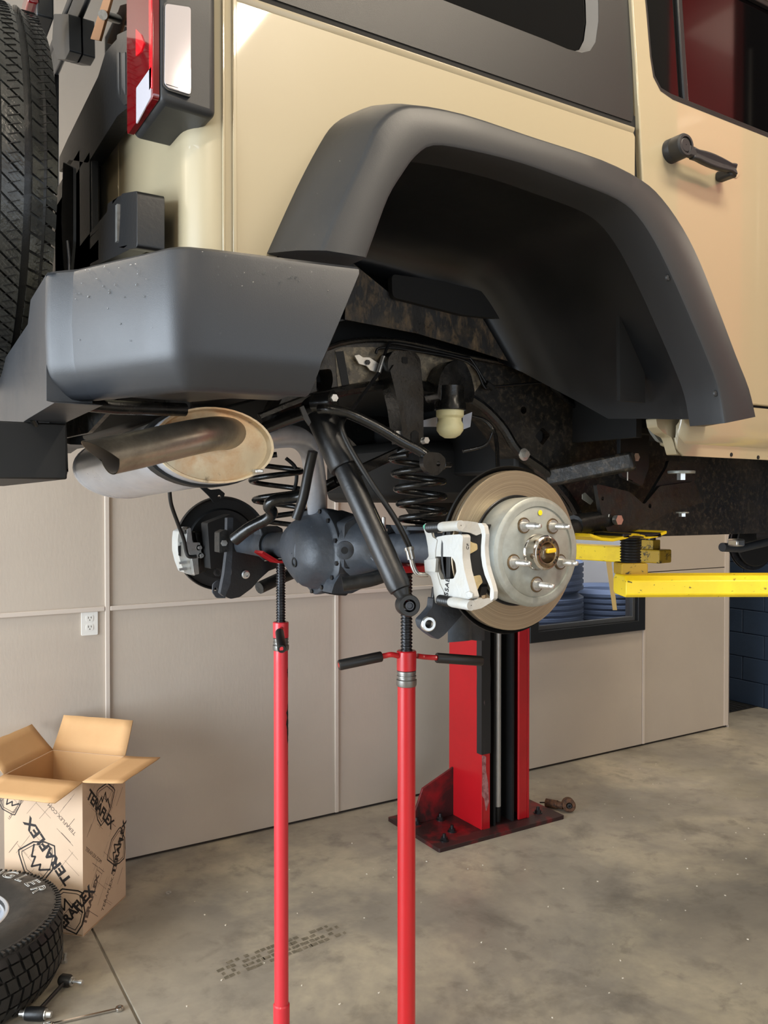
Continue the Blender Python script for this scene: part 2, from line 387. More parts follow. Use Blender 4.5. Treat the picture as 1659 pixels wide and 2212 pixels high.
# far navy block wall
wf = struct('wall_front', MB().box((X1 + .01, Y0, 0), (X1 + .2, YB, ZC)), M['mortar'], smooth=0)
for j in range(13):
    off = .2 if j % 2 else 0
    for k in range(10):
        y = 3.0 + off + k * .4
        if y > 6.8: continue
        obj('block', MB().box((X1 + random.uniform(0, .0015), y + .004, j * .2 + .004), (X1 + .012, y + .396, j * .2 + .196)), M['blue_block'], wf, bevel=.003, bseg=1, smooth=0)
obj('block', MB().box((X1, Y0, .004), (X1 + .012, 2.99, ZC)), M['blue_block'], wf, smooth=0)
# walls behind the camera: rear bay door, and a side opening added for fill
d0, d1, dz = -.5, 3.7, 3.4
wb = MB().box((X0 - .2, Y0, 0), (X0, d0, ZC)).box((X0 - .2, d1, 0), (X0, YB, ZC)).box((X0 - .2, d0, dz), (X0, d1, ZC))
struct('wall_back', wb, M['wall'], smooth=0)
e0, e1 = -1.2, 3.2
wg = MB().box((X0, Y0 - .2, 0), (e0, Y0, ZC)).box((e1, Y0 - .2, 0), (X1 + .2, Y0, ZC)).box((e0, Y0 - .2, 3.2), (e1, Y0, ZC))
struct('wall_right', wg, M['wall'], smooth=0)
ce = struct('ceiling', MB().box((X0 - .2, Y0 - .2, ZC), (X1 + .2, YB, ZC + .15)), M['ceiling'], smooth=0)
for i, (x, y, hx, hy) in enumerate(LAMPS):
    t = thing('ceiling_light', ['hanging panel light above the rear bay door side of the room', 'slim panel light hung crosswise above the photographer', 'short panel light hung before the navy block wall', 'panel light hung along the taupe wall behind the car', 'panel light hung above the wall window', 'panel light hung crosswise between lift and navy wall', 'panel light hung beside the near side opening', 'panel light hung right over the near side of the car'][i], 'light', (x, y, 3.86), 'ceiling panel lights above the picture')
    obj('housing', MB().box((x - hx, y - hy, 3.86), (x + hx, y + hy, 3.93)), M['white'], t, bevel=.01, smooth=0)
    obj('diffuser', MB().box((x - hx + .02, y - hy + .02, 3.85), (x + hx - .02, y + hy - .02, 3.862)), M['lamp'], t, smooth=0)
    for s in (-.7, .7): obj('hanger', MB().cyl((x + s * hx, y + s * hy, 3.93), (x + s * hx, y + s * hy, ZC), .006, 6), M['zinc'], t)
    l = area('lamp_light', (x, y, 3.83), (x, y, 0), 2 * hx, 2 * hy, 40, (1.0, .88, .72)); l.rotation_euler = (0, 0, 0)
    l.parent = t; l.location = (0, 0, -.03)

# ---- window_1 with the store room behind it
wn = struct('window_1', MB().box((wx0 + .055, WY + .035, wz0 + .055), (wx1 - .055, WY + .041, wz1 - .055)), mat('window_pane_glass', (226, 234, 246), .02, trans=1.0, spec=.6), smooth=0)
ff = MB(); g = FY(WY - .02)
ff.plate([(wx0, wz0), (wx1, wz0), (wx1, wz1), (wx0, wz1)], g, .06, [[(wx0 + .07, wz0 + .07), (wx1 - .07, wz0 + .07), (wx1 - .07, wz1 - .07), (wx0 + .07, wz1 - .07)]])
obj('window_frame', ff, M['frame_black'], wn, bevel=.004, smooth=0)
ff = MB(); ff.plate([(wx0 + .07, wz0 + .07), (wx1 - .07, wz0 + .07), (wx1 - .07, wz1 - .07), (wx0 + .07, wz1 - .07)], FY(WY + .008), .03, [[(wx0 + .1, wz0 + .1), (wx1 - .1, wz0 + .1), (wx1 - .1, wz1 - .1), (wx0 + .1, wz1 - .1)]])
obj('inner_bead', ff, mat('grey_bead', (70, 72, 74), .45), wn, bevel=.003, smooth=0)
tp = MB().plate(pxY([(1306, 1190), (1318, 1190), (1333, 1318), (1324, 1318)], WY + .033), FY(WY + .033), .001)
lab(obj('tape_strip', tp, M['tape'], wn, smooth=0), 'strip of yellowed masking tape on the pane')
struct('wall_store', MB().box((2.2, 5.7, 0), (5.4, 5.8, 3.0)).box((2.1, T2, 0), (2.2, 5.8, 3.0)).box((2.1, T2, 3.0), (5.4, 5.8, 3.1)), M['store'], smooth=0)
area('store_room_fill', (3.6, 4.45, 2.7), (3.9, 5.5, .9), 1.4, .8, 110, (.88, .93, 1.0))  # added lamp that brightens the store room; no window stands here
ORD = ['lowest', 'second lowest', 'middle', 'second highest', 'topmost']
def simple_tyre(c, axis, ro, w, material, label, group):
    t = thing('tire', label, 'tire', c, group)
    h = w / 2; m = MB(); pr = [(-h * .8, ro * .62), (-h, ro * .72), (-h, ro * .88), (-h * .82, ro * .97)]
    for i in range(5): z = -h * .7 + i * h * .35; pr += [(z - h * .1, ro), (z + h * .08, ro), (z + h * .1, ro * .975), (z + h * .22, ro * .975)]
    pr = pr[:-2] + [(h * .82, ro * .97), (h, ro * .88), (h, ro * .72), (h * .8, ro * .62), (-h * .8, ro * .62)]
    m.lathe(c, axis, pr, 36); obj('tread_and_sidewall', m, material, t)
k = 0
for x, zs in ((4.25, 5), (5.0, 4)):
    for i in range(zs):
        simple_tyre((x, 4.75, .13 + i * .26), (0, 0, 1), .36, .25, M['store_tyre'], ORD[i] + ' pale blue tire of the ' + ('left' if x < 4.6 else 'right') + ' stack behind the window', 'tires behind the window'); k += 1
t = thing('storage_shelf', 'pale shelf unit seen through the window behind the tires', 'shelf', (4.3, 5.6, 0))
for x in (3.2, 3.95, 4.7, 5.3): obj('upright', MB().box((x - .03, 5.5, 0), (x + .03, 5.69, 2.2)), mat('shelf_white', (214, 218, 226), .6), t, smooth=0)
for z in (1.24, 1.62, 2.0): obj('shelf_board', MB().box((3.17, 5.45, z), (5.33, 5.69, z + .03)), M['store'], t, smooth=0)

# ---- outlet on the wall
c = U(193, 1345, Y=WY); f = FY(WY - .001)
t = thing('wall_outlet', 'white double electrical outlet on the taupe wall panel above the box', 'outlet', (c.x, WY - .003, c.z))
obj('cover_plate', MB().plate(rnd([(c.x - .037, c.z - .058), (c.x + .037, c.z - .058), (c.x + .037, c.z + .058), (c.x - .037, c.z + .058)], .006), FY(WY - .006), .006), M['white'], t, bevel=.0015)
for s in (-1, 1):
    so = obj('socket', MB().plate(rnd([(c.x - .016, c.z + s * .021 - .014), (c.x + .016, c.z + s * .021 - .014), (c.x + .016, c.z + s * .021 + .014), (c.x - .016, c.z + s * .021 + .014)], .007), FY(WY - .0075), .003), M['white'], t)
    for q in (-.006, .006): obj('slot', MB().box((c.x + q - .0012, WY - .0082, c.z + s * .021 - .001), (c.x + q + .0012, WY - .007, c.z + s * .021 + .008)), M['slot'], so, smooth=0)
    obj('slot', MB().cyl((c.x, WY - .0082, c.z + s * .021 - .008), (c.x, WY - .007, c.z + s * .021 - .008), .0025, 8), M['slot'], so, smooth=0)
# ---- drain grate at the foot of the block wall
gq = U(1592, 1524, Z=0)
t = thing('floor_grate', 'small dark floor grate at the foot of the navy block wall', 'grate', (gq.x, gq.y, 0))
obj('frame', MB().plate([(gq.x - .3, gq.y - .12), (gq.x + .3, gq.y - .12), (gq.x + .3, gq.y + .2), (gq.x - .3, gq.y + .2)], FZ(.006), .005, [[(gq.x - .28, gq.y - .1), (gq.x + .28, gq.y - .1), (gq.x + .28, gq.y + .18), (gq.x - .28, gq.y + .18)]]), M['seal'], t, smooth=0)
obj('well', MB().box((gq.x - .28, gq.y - .1, .0005), (gq.x + .28, gq.y + .18, .001)), M['gate'], t, smooth=0)
for i in range(9): obj('bar', MB().box((gq.x - .26 + i * .065, gq.y - .1, .001), (gq.x - .25 + i * .065, gq.y + .18, .005)), M['seal'], t, smooth=0)

# ================================================================== LIFT COLUMN (far side)
cx0, cx1, cy0, cy1 = 2.66, 2.985, 3.375, 3.66
M['satin_dark'] = mat('worn_bearing_steel', (128, 126, 122), .35, metal=.8)
M['satin'] = mat('satin_chrome_rod', (205, 205, 205), .38, metal=.6)
def column(t, x0, x1, y0, y1, s):
    """s=+1: channel opens toward -Y; -1: toward +Y"""
    yo, yi = (y0, y1) if s > 0 else (y1, y0); q = lambda y: y
    def bx(a, b, c_, d, z0, z1): return MB().box((a, min(c_, d), z0), (b, max(c_, d), z1))
    obj('column_side', bx(x0, x0 + .012, yo, yi, .02, 3.75), M['red'], t, smooth=0, bevel=.002)
    obj('column_side', bx(x1 - .012, x1, yo, yi, .02, 3.75), M['red'], t, smooth=0, bevel=.002)
    obj('column_back', bx(x0 + .012, x1 - .012, yi - .012 * s, yi, .02, 3.75), M['black_steel'], t, smooth=0)
    lip = obj('column_lip', bx(x0 + .012, x0 + .055, yo, yo + .014 * s, .02, 3.75), M['red'], t, smooth=0)
    lip2 = obj('column_lip', bx(x1 - .075, x1 - .012, yo, yo + .014 * s, .02, 3.75), M['red'], t, smooth=0, bevel=.006)
    inn = bx(x0 + .02, x1 - .02, yo + .10 * s, yo + .112 * s, .02, 3.75)
    lab(obj('inner_guide', inn, M['gate'], t, smooth=0), 'dark inside of the channel')  # inside of the channel is coloured plain black
    for xx in (x0 + .09, x1 - .11): obj('guide_rail', bx(xx, xx + .012, yo + .01 * s, yo + .1 * s, .02, 3.75), M['gate'], t, smooth=0)
    xm = (x0 + x1) / 2 - .012
    cy = obj('cylinder_rod', MB().cyl((xm, yo + .055 * s, .1), (xm, yo + .055 * s, 3.4), .019, 20), M['satin'], t)
    obj('rod_foot', MB().cyl((xm, yo + .055 * s, .02), (xm, yo + .055 * s, .1), .018, 16), M['seal'], cy)
    return lip
t = thing('lift_column', 'red steel vehicle lift column on a bolted base plate near the wall window', 'vehicle lift', (2.8, 3.5, 0))
lip = column(t, cx0, cx1, cy0, cy1, 1)
# worn black rubber edge strip with ragged bottom, and bare patch below
rs = MB(); zz = [.42 + i * .08 for i in range(42)]
rows = []
for i, z in enumerate([.415] + zz + [3.7]):
    j = random.uniform(-.003, .003) if .5 < z < 1.6 else 0
    rows.append([Vector((cx0 - .008 + j, cy0 + .03, z)), Vector((cx0 - .008 + j, cy0 - .01 + j, z)), Vector((cx0 + .052 + j, cy0 - .01 - j, z)), Vector((cx0 + .052, cy0 + .004, z)), Vector((cx0 - .001, cy0 + .004, z)), Vector((cx0 - .001, cy0 + .03, z))])
rs.loft(rows, close_u=True); lab(obj('edge_strip', rs, mat('scuffed_black_rubber', (34, 32, 32), .5, wear=((150, 120, 120), 22, .64, .7, .7, (1, 1, .3))), t), 'scuffed black rubber strip on the column edge')
chip = MB().plate(rnd([(cx0 + .002, .41), (cx0 + .03, .40), (cx0 + .028, .33), (cx0 + .043, .26), (cx0 + .05, .16), (cx0 + .03, .11), (cx0 + .018, .18), (cx0 + .002, .2), (cx0 + .006, .3)], .01), FY(cy0 - .0005), .001)
lab(obj('bare_patch', chip, mat('chipped_paint_patch', (176, 120, 118), .6, wear=((120, 60, 60), 40, .45, .6, .8)), t, smooth=0), 'chipped pale patch on the column edge')
bp = [(2.34, 3.30), (3.17, 3.30), (3.17, 3.78), (2.34, 3.78)]
base = obj('base_plate', MB().plate(rnd(bp, .01), FZ(.02), .02), M['red_scuff'], t, smooth=0, bevel=.003)
for x, y in ((2.42, 3.37), (2.42, 3.62), (2.52, 3.44), (3.07, 3.40), (3.09, 3.68), (2.56, 3.60)):
    b = MB(); b.hexa((x, y, .02), (0, 0, 1), .017, .018); b.cyl((x, y, .038), (x, y, .055), .009, 10); b.cyl((x, y, .02), (x, y, .024), .024, 14)
    obj('anchor_bolt', b, M['steel_dark'], t)
gs = MB(); gs.add([(cx0, 3.62, .02), (2.40, 3.62, .02), (2.40, 3.62, .06), (2.46, 3.62, .2), (cx0, 3.62, .28), (cx0, 3.634, .02), (2.40, 3.634, .02), (2.40, 3.634, .06), (2.46, 3.634, .2), (cx0, 3.634, .28)],
       [(0, 1, 2, 3, 4), (9, 8, 7, 6, 5), (0, 5, 6, 1), (1, 6, 7, 2), (2, 7, 8, 3), (3, 8, 9, 4)])
obj('gusset', gs, M['red_scuff'], t, smooth=0, bevel=.002)
gs2 = MB().add([(cx1, 3.60, .02), (3.12, 3.60, .02), (3.1, 3.60, .12), (cx1, 3.60, .2), (cx1, 3.612, .02), (3.12, 3.612, .02), (3.1, 3.612, .12), (cx1, 3.612, .2)], [(0, 1, 2, 3), (7, 6, 5, 4), (0, 4, 5, 1), (1, 5, 6, 2), (2, 6, 7, 3)])
obj('gusset', gs2, M['red_scuff'], t, smooth=0)
# carriage and far yellow arm, reaching from the column under the left sill
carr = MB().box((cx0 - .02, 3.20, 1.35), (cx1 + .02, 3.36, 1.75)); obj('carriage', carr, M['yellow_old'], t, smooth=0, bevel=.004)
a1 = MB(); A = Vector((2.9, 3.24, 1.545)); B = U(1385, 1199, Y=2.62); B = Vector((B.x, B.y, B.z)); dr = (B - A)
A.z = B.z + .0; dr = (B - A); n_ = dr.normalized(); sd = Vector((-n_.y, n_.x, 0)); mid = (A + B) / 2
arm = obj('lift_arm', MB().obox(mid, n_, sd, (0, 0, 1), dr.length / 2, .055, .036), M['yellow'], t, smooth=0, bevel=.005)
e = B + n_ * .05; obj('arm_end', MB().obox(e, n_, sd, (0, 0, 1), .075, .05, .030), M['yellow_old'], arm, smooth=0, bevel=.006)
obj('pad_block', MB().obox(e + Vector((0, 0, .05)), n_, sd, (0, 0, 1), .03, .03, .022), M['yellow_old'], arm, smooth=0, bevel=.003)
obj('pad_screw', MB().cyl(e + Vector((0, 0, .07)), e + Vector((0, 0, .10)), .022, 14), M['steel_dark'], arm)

# ================================================================== NEAR LIFT ARM
c1 = U(1320, 1270, Y=1.50); c2 = U(1659, 1265, Y=1.16)
t = thing('lift_arm', 'chipped bright yellow lift arm with a screw pad under the door sill', 'vehicle lift', (2.3, .8, 0))
P1 = U(1338, 1265, Y=1.46); zt = U(1338, 1243, Y=1.44).z; zb = U(1338, 1289, Y=1.44).z; zc, hh = (zt + zb) / 2, (zt - zb) / 2
P2 = Vector((2.62, .86, zc)); P1 = Vector((P1.x, P1.y, zc)); n_ = (P2 - P1).normalized(); sd = Vector((-n_.y, n_.x, 0))
sec = [(-.052, -hh * .72), (-.04, -hh), (.04, -hh), (.052, -hh * .72), (.052, hh * .55), (.036, hh), (-.036, hh), (-.052, hh * .55)]
L0 = P1 - n_ * .0; rows = [[L0 + n_ * s_ + sd * a + Vector((0, 0, b)) * 1 for a, b in sec] for s_ in (0, (P2 - P1).length)]
m = MB().loft(rows, close_u=True); m.f += [tuple(range(8)), tuple(range(15, 7, -1))]
beam = obj('arm_beam', m, M['yellow'], t, smooth=20, bevel=.003)
ss = U(1362, 1230, Y=1.47); sc0 = Vector((ss.x, ss.y, zt))
k1 = U(1362, 1206, Y=ss.y).z; k0 = U(1362, 1163, Y=ss.y).z; zt2 = U(1362, 1218, Y=ss.y).z
obj('screw_socket', MB().obox((ss.x, ss.y, (zt + zt2) / 2), n_, sd, (0, 0, 1), .034, .034, (zt2 - zt) / 2 + .004), M['yellow_old'], t, smooth=0, bevel=.004)
m = MB(); pr = []; z = zt2
while z < k0: pr += [(z, .0235), (z + .003, .027), (z + .006, .0235)]; z += .007
pr = [(zt2, .0)] + pr + [(k0 + .004, .0235)]
m.lathe((ss.x, ss.y, 0), (0, 0, 1), pr, 20); obj('pad_screw', m, M['seal'], t)
pad = MB(); rows = []
for (px, py) in ((1276, 1160), (1300, 1168), (1325, 1170), (1350, 1165), (1368, 1159), (1385, 1160), (1402, 1164), (1420, 1161), (1441, 1153)):
    p = U(px, py, Y=ss.y - .05); rows.append([Vector((p.x, p.y + yy, p.z + zz)) for yy, zz in ((0, 0), (0, .008), (.13, .008), (.13, 0))])
pad.loft(rows, close_u=True); pad.f += [(0, 1, 2, 3), (35, 34, 33, 32)]
lab(obj('lift_pad', pad, M['yellow'], t, bevel=.002), 'wavy yellow steel lift pad')
pc_ = U(1355, 1158, Y=ss.y); obj('pad_rubber', MB().obox((pc_.x, pc_.y, pc_.z + .003), (1, 0, 0), (0, 1, 0), (0, 0, 1), .07, .05, .006), M['seal'], t, smooth=0, bevel=.003)
t2 = thing('lift_column', 'red near-side lift column beyond the right edge, carrying the near yellow arm', 'vehicle lift', (2.8, .6, 0))
column(t2, 2.62, 2.945, .42, .70, -1)
obj('base_plate', MB().box((2.35, .30, 0), (3.2, .78, .02)), M['red_scuff'], t2, smooth=0)
obj('carriage', MB().box((2.56, .70, 1.3), (2.97, .86, 1.75)), M['yellow_old'], t2, smooth=0, bevel=.004)

# ================================================================== UNDER-HOIST STANDS
def stand(label, X, Y, ztop_screw, zcol, r, handle, redmat, zsleeve):
    t = thing('support_stand', label, 'stand', (X, Y, 0), 'red screw stands under the axle')
    obj('foot_plate', MB().plate(circ(X, Y, .16, 24), FZ(.012), .012), redmat, t, smooth=0, bevel=.002)
    obj('lower_sleeve', MB().lathe((X, Y, 0), (0, 0, 1), [(.012, r * 1.16), (zsleeve, r * 1.16), (zsleeve + .004, r * 1.02)], 28), redmat, t)
    obj('tube', MB().lathe((X, Y, 0), (0, 0, 1), [(zsleeve, r), (zcol - .085, r), (zcol - .083, r * .9)], 32), redmat, t)
    m = MB().lathe((X, Y, 0), (0, 0, 1), [(zcol - .084, r * .9), (zcol - .084, r * 1.08), (zcol - .080, r * 1.13), (zcol - .069, r * 1.13), (zcol - .067, r * 1.0), (zcol - .064, r * 1.0), (zcol - .063, r * 1.08), (zcol - .059, r * 1.08), (zcol - .058, r), (zcol - .055, r), (zcol - .054, r * 1.06), (zcol - .048, r * 1.06), (zcol - .046, r * .9)], 32)
    lab(obj('bearing', m, M['satin_dark'], t), 'bare steel thrust bearing')
    cl = obj('collar', MB().lathe((X, Y, 0), (0, 0, 1), [(zcol - .046, r * .8), (zcol - .046, r * 1.08), (zcol - .002, r * 1.1), (zcol, r * 1.02), (zcol, r * .6)], 32), redmat, t)
    rs_ = r * .66; pr = []; z = zcol - .01
    while z < ztop_screw: pr += [(z, rs_ * .84), (z + .0022, rs_), (z + .0044, rs_), (z + .0066, rs_ * .84)]; z += .0082
    obj('screw', MB().lathe((X, Y, 0), (0, 0, 1), pr, 24, capb=True), M['steel_dark'], t)
    for pts, g0 in handle:
        P = [Vector(p) for p in pts]; h = obj('handle', MB().tube(cr(P, 4), .0065, 10), redmat, cl)
        a, b = P[g0], P[-1]; d_ = (b - a).normalized()
        obj('grip', MB().lathe(a, d_, [(0, .004), (0, .0115), (.002, .0125), ((b - a).length - .003, .0125), ((b - a).length, .011), ((b - a).length, .004)], 16), M['grip'], t)
    return t
# near stand
NX, NY = 1.074, 1.65
def NP(px, py, dx=0): p = U(px, py, Y=NY + dx); return p
zc1 = NP(880, 1405).z; zs1 = NP(880, 1232).z
hR = [NP(902, 1417), NP(915, 1419), NP(943, 1421, -.01), NP(1041, 1428, -.03)]
hL = [NP(860, 1417), NP(845, 1414), NP(824, 1418, .01), NP(732, 1437, .03)]
st1 = stand('near red screw stand with two black-gripped handles spread wide', NX, NY, zs1, zc1, .0215, [(hR, 2), (hL, 2)], M['red'], .16)
sad = MB().obox((NX, NY, zs1 + .006), (1, 0, 0), (0, 1, 0), (0, 0, 1), .05, .045, .008); obj('saddle', sad, M['red'], st1, smooth=0, bevel=.003)
# far stand
FX_, FY_ = 1.02, 2.25
def FP(px, py, dy=0): return U(px, py, Y=FY_ + dy)
zc2 = FP(608, 1343).z; zs2 = FP(608, 1212).z
h1 = [FP(608, 1358, -.02), FP(605, 1362, -.05), FP(604, 1366, -.07), FP(609, 1402, -.20)]
h2 = [FP(608, 1358, .02), FP(606, 1362, .05), FP(606, 1364, .07), FP(606, 1370, .2)]
st2 = stand('far pinkish red screw stand with a chipped tube and handle pointing forward', FX_, FY_, zs2, zc2, .0212, [(h1, 2), (h2, 2)], mat('chipped_pinkish_red', (206, 48, 58), .36, coat=.2, wear=((34, 22, 24), 9, .66, .68, .95, (1, 1, .35))), .225)
sad = MB().add([Vector((FX_ + a, FY_ + b, zs2 + c_)) for a, b, c_ in ((-.07, -.03, .03), (-.02, -.03, 0), (.02, -.03, 0), (.07, -.03, .03), (-.07, .03, .03), (-.02, .03, 0), (.02, .03, 0), (.07, .03, .03))], [(0, 1, 5, 4), (1, 2, 6, 5), (2, 3, 7, 6)])
obj('saddle', sad, M['red'], st2, smooth=0, solid=.008)

# black chips where the paint has worn through on the far tube
cm = MB(); rc = random.Random(9); va = math.atan2(-.522, .853) - .25
for z0_, z1_, wmax in ((U(615, 1518, Y=FY_).z, U(615, 1604, Y=FY_).z, .42), (U(615, 1440, Y=FY_).z, U(615, 1462, Y=FY_).z, .12), (U(615, 1640, Y=FY_).z, U(615, 1650, Y=FY_).z, .08)):
    n = 14; rows = []
    for i in range(n + 1):
        s_ = i / n; w_ = wmax * (math.sin(math.pi * s_) ** .5) * rc.uniform(.35, 1.0) + .01; c_ = va + rc.uniform(-.1, .1); rows.append([Vector((FX_ + .0216 * math.cos(c_ + k * w_), FY_ + .0216 * math.sin(c_ + k * w_), z0_ + (z1_ - z0_) * s_)) for k in (-1, -.5, 0, .5, 1)])
    cm.loft(rows)
lab(obj('chipped_patch', cm, M['cavity'], st2, smooth=0), 'ragged black patch where the red paint has chipped')
# ================================================================== CARDBOARD BOX
by = -.02; HB = .615
c0 = Vector((.686, 3.42 + by)); c1 = Vector((.9157, 3.671 + by)); cL = Vector((.434, 3.683 + by)); cb = c1 + (cL - c0)
t = thing('cardboard_box', 'tall open printed cardboard box with flaps up beside the wall', 'box', (c0.x, c0.y, 0))
wallsb = {}
def wallp(name, A, B, label=None, prnt=False):
    """panel from A to B, outward = right-hand side seen from outside"""
    u = Vector((B.x - A.x, B.y - A.y, 0)); L = u.length; f = Fr((A.x, A.y, 0), u, (0, 0, 1))
    o = obj('side_panel', MB().plate([(0, 0), (L, 0), (L, HB), (0, HB)], f, .005), M['card_print'] if prnt else M['card'], t, smooth=0)
    o2 = MB().plate([(.006, .006), (L - .006, .006), (L - .006, HB - .001), (.006, HB - .001)], Fr(f.p(0, 0, -.0055), u, (0, 0, 1)), .001)
    obj('inner_liner', o2, M['card'], o, smooth=0)
    return o, f, L
lp, lf, LL = wallp('l', cL, c0, prnt=True); rp, rf, RL = wallp('r', c0, c1, prnt=True)
wallp('b', c1, cb, prnt=True); wallp('c', cb, cL, prnt=True)
obj('bottom_panel', MB().add([(c0.x, c0.y, .004), (c1.x, c1.y, .004), (cb.x, cb.y, .004), (cL.x, cL.y, .004)], [(0, 1, 2, 3)]), M['card'], t, smooth=0, solid=.004)
def flap(A, B, L, ang, tin=.006):
    u = Vector((B.x - A.x, B.y - A.y, 0)).normalized(); out = u.cross(Vector((0, 0, 1))); d = out * math.cos(ang) + Vector((0, 0, 1)) * math.sin(ang)
    a, b = Vector((A.x, A.y, HB)), Vector((B.x, B.y, HB)); m = MB(); n = 8; rows = []
    for i in range(5):
        s_ = i / 4 * L; bow = .0015 * math.sin(math.pi * i / 4); row = []
        for j in range(n + 1):
            q = a.lerp(b, j / n) + d * s_ + u.cross(d) * bow
            q += u * (tin * (i / 4)) * (1 - 2 * j / n)
            if i == 4: q += d * random.uniform(-.002, .002)
            row.append(q)
        rows.append(row)
    m.loft(rows); o = obj('flap', m, M['card'], t, solid=.004); return o
flap(cL, c0, .165, R(-9)); flap(c0, c1, .168, R(2)); flap(c1, cb, .155, R(62)); flap(cb, cL, .150, R(48))
def shield(mbo, fr, cx, cy, s, ang):
    ca, sa = math.cos(ang), math.sin(ang)
    tr = lambda P: [(cx + s * (x * ca - y * sa), cy + s * (x * sa + y * ca)) for x, y in P]
    outer = [(-.48, .30), (-.40, .36), (0, .5), (.40, .36), (.48, .30), (.40, -.16), (.22, -.42), (0, -.58), (-.22, -.42), (-.40, -.16)]
    strip(mbo, tr(outer), s * .035, fr, closed=True)
    strip(mbo, tr([(x * .84, y * .84) for x, y in outer]), s * .018, fr, closed=True)
    mt = [(-.36, -.12), (-.2, .14), (-.12, .02), (-.02, .26), (.1, .02), (.16, .1), (.34, -.14)]
    strip(mbo, tr(mt), s * .045, fr)
def prints(par, fr, L, items):
    ink, soft = MB(), MB()
    for k in items:
        if k[0] == 'T': text_mesh('printed_word', k[1], fr, k[2], k[3], R(k[4]), k[5], M['ink'] if len(k) < 7 else M['ink_soft'], par, shear=.0, squash=1.12, bold=.0020 if k[5] > .03 else 0)
        elif k[0] == 'S': shield(ink, fr, k[1], k[2], k[3], R(k[4]))
        elif k[0] == 'L':
            strip(soft, k[1], .0018, fr)
    rng = random.Random(len(items))
    for i in range(40):
        x, y = rng.uniform(.02, L - .02), rng.uniform(.03, HB - .05); a = R(rng.choice([50, -40, 48, -42])); l_ = rng.uniform(.04, .12)
        q = (x + l_ * math.cos(a), y + l_ * math.sin(a))
        if .008 < q[0] < L - .008 and .01 < q[1] < HB - .01: strip(soft, [(x, y), q], rng.choice([.0009, .0012, .002]), fr)
    lab(obj('printed_lines', ink, M['ink'], par, smooth=0), kind='stuff'); lab(obj('faint_lines', soft, M['ink_soft'], par, smooth=0), kind='stuff')
# left (bright) face, right (shaded) face
prints(lp, lf, LL, [('S', .160, .285, .17, 130), ('T', 'TERAFLEX', .205, .325, 129, .060), ('T', 'TERAFLEX.COM', .27, .46, 138, .021, 1), ('T', 'LEADERS OF OFF ROAD', .075, .50, 50, .014, 1), ('S', .03, .52, .12, 140), ('T', 'TERAFLEX', .015, .55, 50, .03, 1), ('S', .30, .10, .17, 20), ('T', 'TERAFLEX', .325, .10, 50, .05), ('T', 'TERAFLEX', .10, .12, 50, .03, 1)])
prints(rp, rf, RL, [('S', .165, .475, .155, -18), ('T', 'TERAFLEX', .135, .455, -47, .054), ('S', .27, .24, .15, 40), ('T', 'TERAFLEX', .285, .24, 62, .042), ('T', 'TERAFLEX.COM', .21, .11, 50, .026, 1), ('T', 'TERAFLEX', .06, .12, 56, .036, 1), ('T', 'TERAFLEX.COM', .08, .29, -42, .02, 1), ('S', .33, .56, .10, -20)])

# ================================================================== TIRE ON THE FLOOR
TC = Vector((.185, 3.29, 0)); TR = .40; TW = .27
t = thing('tire', 'removed black tire lying flat on the floor in front of the box', 'tire', (TC.x, TC.y, 0))
def tread_rows(ro, w, c, axis, up, rows, nblk, gap, mat_, par, z_off=0, name='tread_blocks', slant=.5, h=.010):
    """raised tread blocks between grooves; returns one stuff mesh"""
    ax = Vector(axis).normalized(); u = ax.cross(Vector(up)).normalized(); v = ax.cross(u); m = MB()
    for (a0_, a1_, n, ph, sl) in rows:
        for i in range(n):
            th0 = 2 * math.pi * (i + ph) / n; dth = 2 * math.pi / n * (1 - gap); ns = 3
            top, bot = [], []
            for s_ in (0, 1):
                aa = a0_ if s_ == 0 else a1_
                for q in range(ns + 1):
                    th = th0 + dth * q / ns + (sl * (s_ - .5)) * 2 * math.pi / n
                    e_ = abs(aa) / (w / 2); dr_ = -.020 * max(0, e_ - .75) ** 1.2 * 8
                    for lst, rr in ((top, ro + dr_), (bot, ro - h + dr_)):
                        lst.append(Vector(c) + ax * aa + (u * math.cos(th) + v * math.sin(th)) * rr)
            k = ns + 1; vs = top + bot; n2 = len(top); fs = []
            for q in range(ns): fs += [(q, q + 1, k + q + 1, k + q), (n2 + q, q, q + 1, n2 + q + 1), (k + q, k + q + 1, n2 + k + q + 1, n2 + k + q)]
            fs += [(0, k, n2 + k, n2), (k - 1, n2 - 1, 2 * n2 - 1, n2 + k - 1)]
            m.add(vs, fs)
    return lab(obj(name, m, mat_, par, smooth=0), kind='stuff')
m = MB().lathe((TC.x, TC.y, .135), (0, 0, 1), [(-.10, .20), (-.128, .23), (-.132, .30), (-.118, .37), (-.10, TR - .012), (.10, TR - .012), (.118, .375), (.131, .33), (.134, .30), (.130, .262), (.115, .225), (.112, .205), (.08, .20)], 72)
car = obj('carcass', m, M['rubber'], t)
obj('bead_rib', MB().lathe((TC.x, TC.y, .135), (0, 0, 1), [(.117, .374), (.1205, .371), (.1205, .366), (.122, .36)], 72), M['rubber'], t)
tread_rows(TR, .25, (TC.x, TC.y, .135), (0, 0, 1), (1, 0, 0), [(-.118, -.075, 58, 0, .35), (-.069, -.03, 58, .4, .3), (-.024, .02, 58, .1, -.3), (.026, .066, 58, .5, -.35), (.073, .120, 58, .2, -.3)], 0, .24, M['rubber'], t)
m = MB()
for i in range(120):
    th = 2 * math.pi * i / 120; d = Vector((math.cos(th), math.sin(th), 0)); sdv = Vector((-d.y, d.x, 0))
    m.obox(Vector((TC.x, TC.y, .135 + .113)) + d * .384, d, sdv, Vector((0, 0, 1)), .010, .004, .006)
lab(obj('shoulder_ribs', m, M['rubber'], t, smooth=0), kind='stuff')
